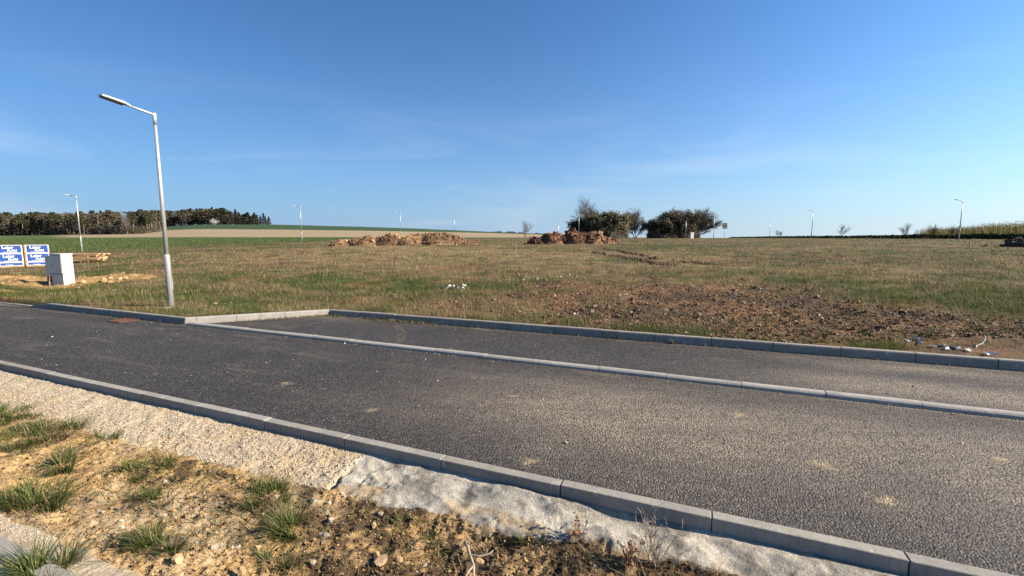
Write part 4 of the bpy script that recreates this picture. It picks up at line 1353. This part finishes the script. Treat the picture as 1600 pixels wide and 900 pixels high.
# curled white strap
def strap():
    x, y = xy(4.32, 9.35)
    z = float(tz(x, y))
    o = MB().tube([(x, y, z + .01), (x + .08, y + .05, z + .03), (x + .17, y + .06, z + .06), (x + .24, y + .09, z + .13), (x + .25, y + .12, z + .18)], [.007, .008, .008, .007, .006], 6).build('curled_strap', M['plaster'])
    tag(o, 'thin curled white strap among the scraps behind the kerb', 'strap')
strap()

# ------------------------------------------------------------------ earth heaps
def heap(name, cx, cy, L, W, lumps, cols, label, seed, nclod, rz=0.0, csize=(.05, .26)):
    o = empty(name, (cx, cy, float(tz(cx, cy))), rz)
    c, s = math.cos(rz), math.sin(rz)
    def hz(a, b):
        h = 0
        for (la, lb, ra, rb, hh) in lumps:
            h = np.maximum(h, hh * np.clip(1.25 - ((a - la) / ra) ** 2 - ((b - lb) / rb) ** 2, 0, 1) ** 0.6)
        h = h * (0.62 + 0.75 * fbm(a * 0.9 + seed, b * 0.9, seed, 4)) + (fbm(a * 2.6, b * 2.6, seed + 5, 4, .6) - .5) * .55 * (h > .05) * np.minimum(h, .8)
        return h
    def local(a, b):
        X, Y = cx + a * c - b * s, cy + a * s + b * c
        return hz(a, b) + tz(X, Y) - float(tz(cx, cy)) - .04
    na, nb = int(L / .13), int(W / .13)
    A, B = np.meshgrid(np.linspace(-L / 2, L / 2, na), np.linspace(-W / 2, W / 2, nb), indexing='ij')
    c0, c1, c2 = (np.array(q) for q in cols)
    def colr(a, b, j):
        k = mixc(c0 * np.ones(a.shape + (3,)), c1 * np.ones(a.shape + (3,)), sstep(.3, .68, fbm(a * .7, b * .7, seed + 9, 4)))
        return mixc(k, c2 * np.ones(a.shape + (3,)), .85 * sstep(.55, .68, fbm(a * .35 + 4, b * .35, seed + 12, 3))) * j
    link('mound', mesh_np('mound', np.stack([A, B, local(A, B)], -1).reshape(-1, 3), grid_faces(na, nb), False, colr(A, B, 1.0).reshape(-1, 3)), M['clod'], o)
    r_ = np.random.default_rng(seed)
    a, b = r_.uniform(-L / 2, L / 2, nclod), r_.uniform(-W / 2, W / 2, nclod)
    k = (hz(a, b) > .12) | (r_.random(nclod) < .04)
    a, b = a[k], b[k]
    r = np.minimum(csize[0] + r_.exponential(csize[0] * 0.9, len(a)), csize[1])
    V, F, C = rocks(a, b, local(a, b) + r * .3, r, colr(a, b, 1.0) * r_.uniform(.6, 1.35, len(a))[:, None], .8, .4)
    q = link('clods', mesh_np('clods', V, F, False, C), M['clod'], o)
    q['kind'] = 'stuff'
    tag(o, label, 'earth heap', 'heaps of earth on the plot')
heap('earth_heap', -11.4, 46.3, 16.0, 4.6, [(-5.6, 0, 1.9, 1.5, .55), (-3.6, 0, 2.2, 1.7, .85), (-1.2, .1, 2.2, 1.7, .95), (1.2, 0, 2.2, 1.8, .95), (3.4, .1, 2.2, 1.8, 1.0), (5.0, 0, 1.8, 1.5, .85), (6.6, -.2, 1.6, 1.2, .30)],
     ((.16, .095, .055), (.29, .18, .10), (.46, .30, .145)), 'long low heap of orange brown earth on the plot', 31, 3600, csize=(.03, .28))
heap('earth_heap', 6.1, 46.0, 9.6, 4.4, [(-3.2, -.2, 1.2, 1.2, .6), (-2.0, 0, 1.3, 1.5, 1.05), (.6, .1, 1.5, 1.5, 1.15), (2.2, 0, 1.5, 1.5, .95), (3.4, -.2, 1.3, 1.2, .5)],
     ((.10, .055, .036), (.20, .105, .062), (.28, .17, .095)), 'short twin peaked heap of reddish clods before the rounded bush', 37, 2600, csize=(.04, .36))
heap('earth_heap', 38.0, 31.0, 7.5, 4.5, [(-.6, 0, 2.4, 1.6, .55), (1.5, 0, 2.0, 1.8, .85)],
     ((.055, .042, .032), (.09, .068, .05), (.07, .06, .04)), 'low dark heap of topsoil near the marker peg', 41, 900)
px_, py_ = 32.0, 31.0
tag(MB().box((0, 0, .18), (.06, .06, .5), bevel=.005).build('marker_peg', M['wood'], None, (px_, py_, float(tz(px_, py_)))), 'pale wooden marker peg beside the dark heap', 'peg')

# ------------------------------------------------------------------ trees and bushes
def branch_tree(seed, height, nstem, levels, spread, twigs, up=0.5, r0=0.10):
    """tapered stems dividing into limbs and twigs; returns tubes (verts, faces, level) and tip points"""
    rd = random.Random(seed)
    V, F, Lv, tips = [], [], [], []
    def seg(p, q, ra, rb, lev):
        d = (q - p)
        if d.length < 1e-5: return
        d.normalize()
        a = Vector((0, 0, 1)) if abs(d.z) < .9 else Vector((1, 0, 0))
        s = d.cross(a).normalized(); t = d.cross(s)
        k = len(V)
        n = 4 if lev < 2 else 3
        for c, r in ((p, ra), (q, rb)):
            for i in range(n):
                an = 2 * math.pi * i / n
                V.append(c + (s * math.cos(an) + t * math.sin(an)) * r)
        for i in range(n):
            F.append((k + i, k + (i + 1) % n, k + n + (i + 1) % n, k + n + i))
            Lv.append(lev)
    def grow(p, d, l, r, lev):
        n = 4 if lev < levels else 2
        for i in range(n):
            d = (d + Vector((rd.gauss(0, .16), rd.gauss(0, .16), rd.gauss(0, .10) + up * .10))).normalized()
            q = p + d * l / n
            seg(p, q, r * (1 - .55 * i / n), r * (1 - .55 * (i + 1) / n), lev)
            p = q
            if lev < levels:
                for _ in range(twigs if i > 0 or lev > 0 else 1):
                    a = rd.uniform(0, 6.283); m = rd.uniform(.5, 1.1)
                    o = d.orthogonal().normalized()
                    o.rotate(Matrix.Rotation(a, 3, d))
                    nd = (d + o * m * spread).normalized()
                    grow(p, nd, l * rd.uniform(.38, .62), max(r * .45, .012), lev + 1)
            elif i == n - 1:
                tips.append(p.copy())
            else:
                tips.append(p.copy())
    for k in range(nstem):
        a = rd.uniform(0, 6.283)
        lean = rd.uniform(.1, .5) if nstem > 1 else .05
        grow(Vector((math.cos(a) * .15 * (nstem > 1), math.sin(a) * .15 * (nstem > 1), -.1)), Vector((math.cos(a) * lean, math.sin(a) * lean, 1)).normalized(), height * rd.uniform(.62, .75), r0, 0)
    return V, F, Lv, tips
def leaf_quads(P, size, cols, seed):
    r_ = np.random.default_rng(seed)
    n = len(P)
    a = r_.normal(0, 1, (n, 3)); a /= np.linalg.norm(a, axis=1)[:, None]
    b = r_.normal(0, 1, (n, 3)); b -= (a * b).sum(1)[:, None] * a; b /= np.linalg.norm(b, axis=1)[:, None]
    s = (size * r_.uniform(.5, 1.3, n))[:, None]
    V = np.stack([P - a * s, P + b * s * .6, P + a * s, P - b * s * .6], 1).reshape(-1, 3)
    return V, np.arange(4 * n).reshape(-1, 4), np.repeat(cols, 4, 0)
def build_tree(name, x, y, seed, height, nstem, levels, spread, twigs, bark, label, group, blossom=None, nper=2, bsize=.10, bspread=.25, squash=(1, 1, 1), up=.5, r0=.10, maxtips=6000, skirt=0):
    o = empty(name, (x, y, float(tz(x, y)) - .05))
    V, F, Lv, tips = branch_tree(seed, height, nstem, levels, spread, twigs, up, r0)
    V = np.array([tuple(q) for q in V]) * np.array(squash); F4 = [f for f in F]
    Lv = np.array(Lv)
    lens = np.array([max(f) for f in F4])
    F4 = np.array(F4)
    r_ = np.random.default_rng(seed)
    for nm, sel in (('trunk', Lv < 2), ('crown', Lv >= 2)):
        if sel.sum() == 0: continue
        ids = np.unique(F4[sel])
        mp = np.full(len(V), -1); mp[ids] = np.arange(len(ids))
        vv, ff = V[ids], mp[F4[sel]]
        cc = np.array(bark) * r_.uniform(.75, 1.25, (len(ids), 1))
        if nm == 'crown' and blossom is not None:
            T = np.array([tuple(t) for t in tips]) * np.array(squash)
            if len(T) > maxtips: T = T[r_.choice(len(T), maxtips, False)]
            P = np.repeat(T, nper, 0) + r_.normal(0, bspread, (len(T) * nper, 3))
            if skirt > 0:
                hw = np.abs(T[:, :2]).max(0) * .82
                q = r_.normal(0, 1, (skirt, 3)); q /= np.linalg.norm(q, axis=1)[:, None]
                q[:, 2] = np.abs(q[:, 2])
                q = q * r_.uniform(.7, 1.0, (skirt, 1)) * np.array([hw[0], hw[1], T[:, 2].max() * .62])
                P = np.concatenate([P, q])
            P = P[P[:, 2] > .05]
            pal = np.array(blossom)
            cl = fbm(P[:, 0] * .8 + P[:, 2] * .5, P[:, 1] * .8 + P[:, 2] * .7, seed, 3)
            i = np.clip((cl - .3) / .4 * len(pal) + r_.normal(0, .7, len(P)), 0, len(pal) - 1).astype(int)
            lv, lf, lc = leaf_quads(P, bsize, pal[i] * r_.uniform(.7, 1.3, (len(P), 1)), seed)
            ff = np.concatenate([ff, lf + len(vv)]); vv = np.concatenate([vv, lv]); cc = np.concatenate([cc, lc])
        link(nm, mesh_np(nm, vv, ff, False, cc), M['leaf'] if nm == 'crown' else M['bark'], o)
    return tag(o, label, 'tree', group)
BK = (.085, .070, .055)
OLIVE = ((.06, .062, .034), (.11, .105, .055), (.22, .195, .11), (.34, .31, .21))
DUSK = ((.030, .032, .024), (.065, .062, .042), (.13, .118, .078), (.24, .21, .15))  # lightest tones paint sunlit leaf clusters into the foliage colour
build_tree('bare_tree', 21.3, 113, 61, 8.3, 3, 3, 1.15, 3, (.20, .175, .15), 'bare tree with fine spreading twigs rising behind the rounded bush', None, up=.8, r0=.14)
build_tree('rounded_bush', 23.0, 108, 62, 6.9, 9, 3, .95, 3, BK, 'rounded bush with pale blossom in front of the bare tree', None, OLIVE, 7, .17, .34, (1.0, .9, .72), .3, skirt=6000)
build_tree('dark_bush', 18.0, 110, 63, 5.0, 8, 3, .95, 3, BK, 'dark bushy shrub between far lamp and rounded bush', None, DUSK, 7, .16, .34, (.95, .9, .78), .3, skirt=6000)
build_tree('bare_shrub_tree', 31.0, 112, 64, 6.6, 4, 3, .9, 4, (.22, .18, .15), 'bare open shrub tree standing left of the dark thicket', None, ((.14, .12, .09), (.22, .2, .16)), 1, .08, .1, (1.0, 1, .85), .6, maxtips=1500)
build_tree('bare_shrub_tree', 28.6, 116, 65, 5.6, 4, 3, .9, 4, (.22, .18, .15), 'smaller bare shrub tree at the open end of the tree group', None, up=.6, squash=(1, 1, .85))
for i, (dx, dy, h, lab) in enumerate(((36.0, 108, 5.0, 'low dark evergreen looking shrub at the foot of the dark thicket'), (39.5, 110, 6.7, 'tallest dark dense shrub tree of the thicket'), (43.0, 111, 6.5, 'dark dense shrub tree behind the white cabinet'))):
    build_tree('dense_shrub', dx, dy, 66 + i, h, 9, 3, .9, 3, BK, lab, None, DUSK, 7, .16, .34, (1.0, .9, .78), .35, skirt=6000)
build_tree('bare_shrub_tree', 45.8, 111, 70, 6.9, 5, 3, .8, 4, (.19, .16, .13), 'twiggy half bare tree ending the thicket by the white cabinet', None, ((.07, .065, .04), (.12, .11, .07), (.2, .18, .13)), 1, .13, .2, (1.0, 1, .82), .7, maxtips=2600)
build_tree('sapling', 93.0, 126, 72, 3.6, 3, 2, .6, 3, (.16, .13, .11), 'small bare sapling on the open horizon past the lone lamp', None, up=.9, r0=.05)
build_tree('sapling', 79.5, 132, 73, 2.3, 3, 2, .6, 3, (.16, .13, .11), 'short twiggy sapling on the horizon near the farthest lamp', None, up=.9, r0=.04)
build_tree('sapling', 3.0, 104, 74, 3.8, 3, 2, .7, 3, (.20, .16, .12), 'small bare sapling behind the twin peaked heap', None, up=.9, r0=.05)
for i in range(5):
    build_tree('sapling', 108.0 + i * 4.0, 121 - i * 2.2, 76 + i, 3.6 - .3 * i, 4, 2, .6, 3, (.15, .12, .10), 'bare sapling in the row at the open end of the yellow thicket', 'saplings at the end of the yellow thicket', up=.9, r0=.05)

# low hedge bank and the yellow-green willow thicket on the right
def hedge():
    n = 26000
    t = rng.random(n) ** 1.3
    y = 46 + 92 * t
    x = 67 + rng.normal(0, 0.7, n) + 2 * np.sin(y * .05)
    h = rng.random(n) ** .6 * (0.55 + .35 * fbm(y * .35, x * 0, 101, 3)) * np.interp(y, [46, 80, 138], [1.15, .8, .35])
    z = tz(x, y) + h * np.exp(-((x - 67 - 2 * np.sin(y * .05)) / 1.0) ** 2)
    pal = np.array(((.022, .034, .014), (.035, .052, .018), (.055, .078, .026), (.09, .10, .04)))
    V, F, C = leaf_quads(np.stack([x, y, z], -1), .17, pal[rng.integers(0, 4, n)], 9)
    tag(link('hedge_bank', mesh_np('hedge_bank', V, F, False, C), M['leaf']), 'low dark green hedge bank along the edge of the plot', 'hedge', kind='stuff')
hedge()
def thicket():
    n = 9000
    t = rng.random(n)
    bx, by = 88 + (150 - 88) * t, 70 + (166 - 70) * t
    dep = rng.random(n) * 14
    x, y = bx + dep * .8 + rng.normal(0, .5, n), by - dep * .5 + rng.normal(0, .5, n)
    x[: n // 3] = 88 + rng.random(n // 3) * 40
    y[: n // 3] = 70 - rng.random(n // 3) * 22
    z = tz(x, y)
    h = rng.uniform(2.7, 4.1, n) * (0.8 + .4 * fbm(x * .08, y * .08, 102, 2)) * np.interp(y, [60, 100, 166], [1.05, 1.0, .95])
    col = mixc(np.array([.27, .23, .08]) * np.ones((n, 3)), np.array([.44, .38, .15]) * np.ones((n, 3)), rng.random(n))
    dk = rng.random(n) < .3
    col[dk] = np.array([.12, .11, .055])
    V, F, C = blades(x, y, z - .1, h, np.full(n, .11), rng.uniform(0, .12, n), rng.uniform(0, 6.283, n), col, 2, 0.02)
    m = 30000
    i = rng.integers(0, n, m)
    f = rng.uniform(.15, .9, m) ** .8
    P = np.stack([x[i] + rng.normal(0, .25, m), y[i] + rng.normal(0, .25, m), z[i] + h[i] * f], -1)
    pal = np.array(((.13, .12, .045), (.22, .20, .07), (.30, .27, .10)))
    V2, F2, C2 = leaf_quads(P, .12, pal[rng.integers(0, 3, m)], 11)
    F2t = np.concatenate([F2[:, [0, 1, 2]], F2[:, [0, 2, 3]]]) + len(V)
    tag(link('willow_thicket', mesh_np('willow_thicket', np.concatenate([V, V2]), np.concatenate([F, F2t]), False, np.concatenate([C, C2])), M['leaf']), 'yellow green thicket of thin upright willow stems behind the hedge', 'thicket', kind='stuff')
thicket()

# ------------------------------------------------------------------ the wood on the hill
def wood_tree_mesh(kind, seed):
    r_ = np.random.default_rng(seed)
    mb = MB()
    H = 1.0
    n = 620
    if kind == 'pine':            # bare trunk, loose crown on top
        zc = .50 + .50 * r_.random(n) ** .8
        rad = .13 * np.sin(np.clip((zc - .46) / .58, 0, 1) * math.pi) ** .6
        pal = np.array(((.034, .038, .024), (.055, .058, .034), (.085, .085, .048), (.115, .105, .064)))
        bark = (.24, .18, .13)
    elif kind == 'spruce':        # narrow cone to the ground
        zc = .10 + .90 * r_.random(n)
        rad = .17 * (1.03 - zc) ** .8
        pal = np.array(((.018, .026, .018), (.030, .040, .026), (.045, .055, .032), (.066, .070, .042)))
        bark = (.08, .06, .05)
    else:                         # bare broadleaf, twiggy brown haze
        zc = .22 + .75 * r_.random(n)
        rad = .22 * np.sin(np.clip((zc - .15) / .88, 0, 1) * math.pi) ** .55
        pal = np.array(((.095, .075, .058), (.135, .105, .080), (.175, .14, .105), (.11, .10, .07)))
        bark = (.24, .20, .17)
    a = r_.uniform(0, 6.283, n)
    q = np.sqrt(r_.random(n)) * rad * r_.uniform(.75, 1.15, n)
    lump = .75 + .5 * fbm(a * 1.2, zc * 7, seed, 3)
    P = np.stack([np.cos(a) * q * lump, np.sin(a) * q * lump, zc], -1)
    V, F, C = leaf_quads(P, .028 if kind != 'bare' else .023, pal[r_.integers(0, 4, n)] * r_.uniform(.8, 1.2, (n, 1)), seed)
    # trunk
    k = len(V)
    tv, tf = [], []
    for j, (zz, rr) in enumerate(((-.03, .017), (.5, .013), (.92, .004))):
        for m in range(5):
            tv.append((math.cos(m * 1.2566) * rr, math.sin(m * 1.2566) * rr, zz))
    for j in range(2):
        for m in range(5):
            tf.append((k + j * 5 + m, k + j * 5 + (m + 1) % 5, k + j * 5 + 5 + (m + 1) % 5, k + j * 5 + 5 + m))
    V = np.concatenate([V, np.array(tv)]); F = np.concatenate([F, np.array(tf)])
    C = np.concatenate([C, np.array(bark) * np.ones((15, 3))])
    me = mesh_np('wood_' + kind, V, F, False, C)
    me.materials.append(M['far_leaf'])
    return me
WT = {k: [wood_tree_mesh(k, 700 + 10 * j + i) for i in range(4)] for j, k in enumerate(('pine', 'spruce', 'bare'))}
LBL = {'pine': ('pine_tree', 'tall pine with bare trunk in the far wood', 'pines of the far wood'),
       'spruce': ('spruce_tree', 'dark narrow spruce in the far wood', 'spruces of the far wood'),
       'bare': ('broadleaf_tree', 'leafless brown broadleaf tree in the far wood', 'leafless trees of the far wood')}
def wood():
    rd = random.Random(12)
    spots_ = []
    # nearer block, along the valley field
    for i in range(160):
        t = rd.random()
        x = -430 + 152 * t; y = 352 - 22 * t
        row = rd.random() ** 1.4 * 55
        spots_.append((x - row * .35, y + row, rd.uniform(14, 18.5), 'n' if row > 5 else 'edge'))
    # farther block, along the ridge
    for i in range(135):
        t = rd.random()
        x = -520 + 178 * t; y = 592 + 10 * rd.random()
        row = rd.random() * 35
        spots_.append((x, y + row, (rd.uniform(19, 24) if t < .75 else rd.uniform(13, 17)), 'r' if t < .8 else 'dark'))
    for x, y, h, k in spots_:
        p = rd.random()
        kind = {'n': 'pine' if p < .62 else ('spruce' if p < .72 else 'bare'), 'edge': 'bare' if p < .6 else 'pine', 'r': 'spruce' if p < .4 else ('pine' if p < .7 else 'bare'), 'dark': 'spruce'}[k]
        if k == 'edge': h *= rd.uniform(.45, 1.0)
        nm, lab, grp = LBL[kind]
        o = link(nm, rd.choice(WT[kind]))
        wdt = rd.uniform(1.0, 1.6) * (1.5 if y > 500 else 1.0) * (1.25 if kind == 'bare' else 1.0)
        o.scale = (h * wdt, h * wdt, h)
        o.rotation_euler = (0, 0, rd.uniform(0, 6.28))
        o.location = (x, y, float(tz(x, y)))
        tag(o, lab, 'tree', grp)
    # brushwood under the trees, no stem can be told from another
    n = 26000
    t = rng.random(n)
    near = rng.random(n) < .6
    row = rng.random(n) * 40
    x = np.where(near, -430 + 156 * t - row * .35, -520 + 178 * t)
    y = np.where(near, 350 - 22 * t + row, 590 + row)
    z = tz(x, y) + rng.random(n) ** 1.2 * np.where(near, 6, np.interp(t, [0, .7, 1], [15, 14, 8]))
    pal = np.array(((.050, .045, .034), (.075, .064, .050), (.11, .088, .066), (.045, .052, .030)))
    V, F, C = leaf_quads(np.stack([x, y, z], -1), .55, pal[rng.integers(0, 4, n)], 15)
    tag(link('wood_undergrowth', mesh_np('wood_undergrowth', V, F, False, C), M['far_leaf']), 'brown brushwood filling the foot of the far wood', 'undergrowth', kind='stuff')
    # a flowering tree on the edge
    r_ = np.random.default_rng(5)
    P = r_.normal(0, 1, (600, 3)) * np.array([2.2, 2.2, 1.5]) + np.array([0, 0, 4.0])
    V, F, C = leaf_quads(P, .32, np.array([[.75, .72, .70]]) * r_.uniform(.75, 1.1, (600, 1)), 3)
    tr = empty('blossom_tree', (-388, 582, float(tz(-388, 582))))
    link('crown', mesh_np('crown', V, F, False, C), M['far_leaf'], tr)
    MB().tube([(0, 0, -.3), (0, 0, 4)], [.25, .15], 6).build('trunk', M['twig'], tr)
    tag(tr, 'white blossoming tree at the edge of the wood on the ridge', 'tree')
wood()
def far_line():
    n = 2600
    t = rng.random(n)
    x = -40 + 150 * t; y = 880 + 30 * rng.random(n)
    z = tz(x, y) * 0 + 12.5 - 6.0 * t + rng.random(n) ** 1.3 * (3 + 5 * fbm(t * 18, t * 0, 103, 3))
    pal = np.array(((.05, .055, .045), (.07, .07, .055), (.10, .09, .075)))
    V, F, C = leaf_quads(np.stack([x, y, z - 3], -1), 1.5, pal[rng.integers(0, 3, n)], 16)
    tag(link('distant_trees', mesh_np('distant_trees', V, F, False, C), M['far_leaf']), 'far line of trees on the skyline beyond the fields', 'trees', kind='stuff')
far_line()

# ------------------------------------------------------------------ sign, cabinet and posts on the skyline
def road_sign(x, y):
    z = float(tz(x, y))
    o = empty('square_sign', (x, y, z), 0.15)
    MB().tube([(0, 0, -.2), (0, 0, 3.3)], [.04, .04], 10).build('post', M['zinc'], o)
    p = MB().box((0, -.06, 2.75), (1.15, .03, 1.25), bevel=.008).build('panel', M['sign_grey'], o)
    for zz in (2.4, 3.1):
        MB().box((0, -.09, zz), (1.0, .03, .05)).build('rail', M['zinc'], p)
    tag(o, 'square grey sign board seen from behind on a thin post', 'sign')
road_sign(47.5, 99.5)
def white_box(x, y):
    o = empty('white_cabinet', (x, y, float(tz(x, y)) - .05), .2)
    MB().box((0, 0, .68), (.8, .45, 1.36), bevel=.02).build('body', M['cab'], o)
    MB().box((0, 0, 1.385), (.87, .52, .06), bevel=.01).build('roof', M['cab'], o)
    MB().box((-.19, -.23, .72), (.36, .02, 1.1), bevel=.006).build('door', M['cab'], o)
    MB().box((.19, -.23, .72), (.36, .02, 1.1), bevel=.006).build('door', M['cab'], o)
    tag(o, 'white utility cabinet standing in front of the dark thicket', 'cabinet')
white_box(40.0, 99.0)
for x, y, h, lab in ((40.6, 104, 4.0, 'slim pole between the thicket and the white cabinet'), (81.0, 134, 2.4, 'stubby post on the skyline past the sign'), (6.3, 60.5, 2.3, 'slim post behind the twin peaked heap')):
    tag(MB().tube([(0, 0, -.2), (0, 0, h * .6), (0, 0, h)], [.05, .05, .045], 8).box((0, 0, h), (.12, .12, .05)).build('post', M['zinc'], None, (x, y, float(tz(x, y)))), lab, 'post')
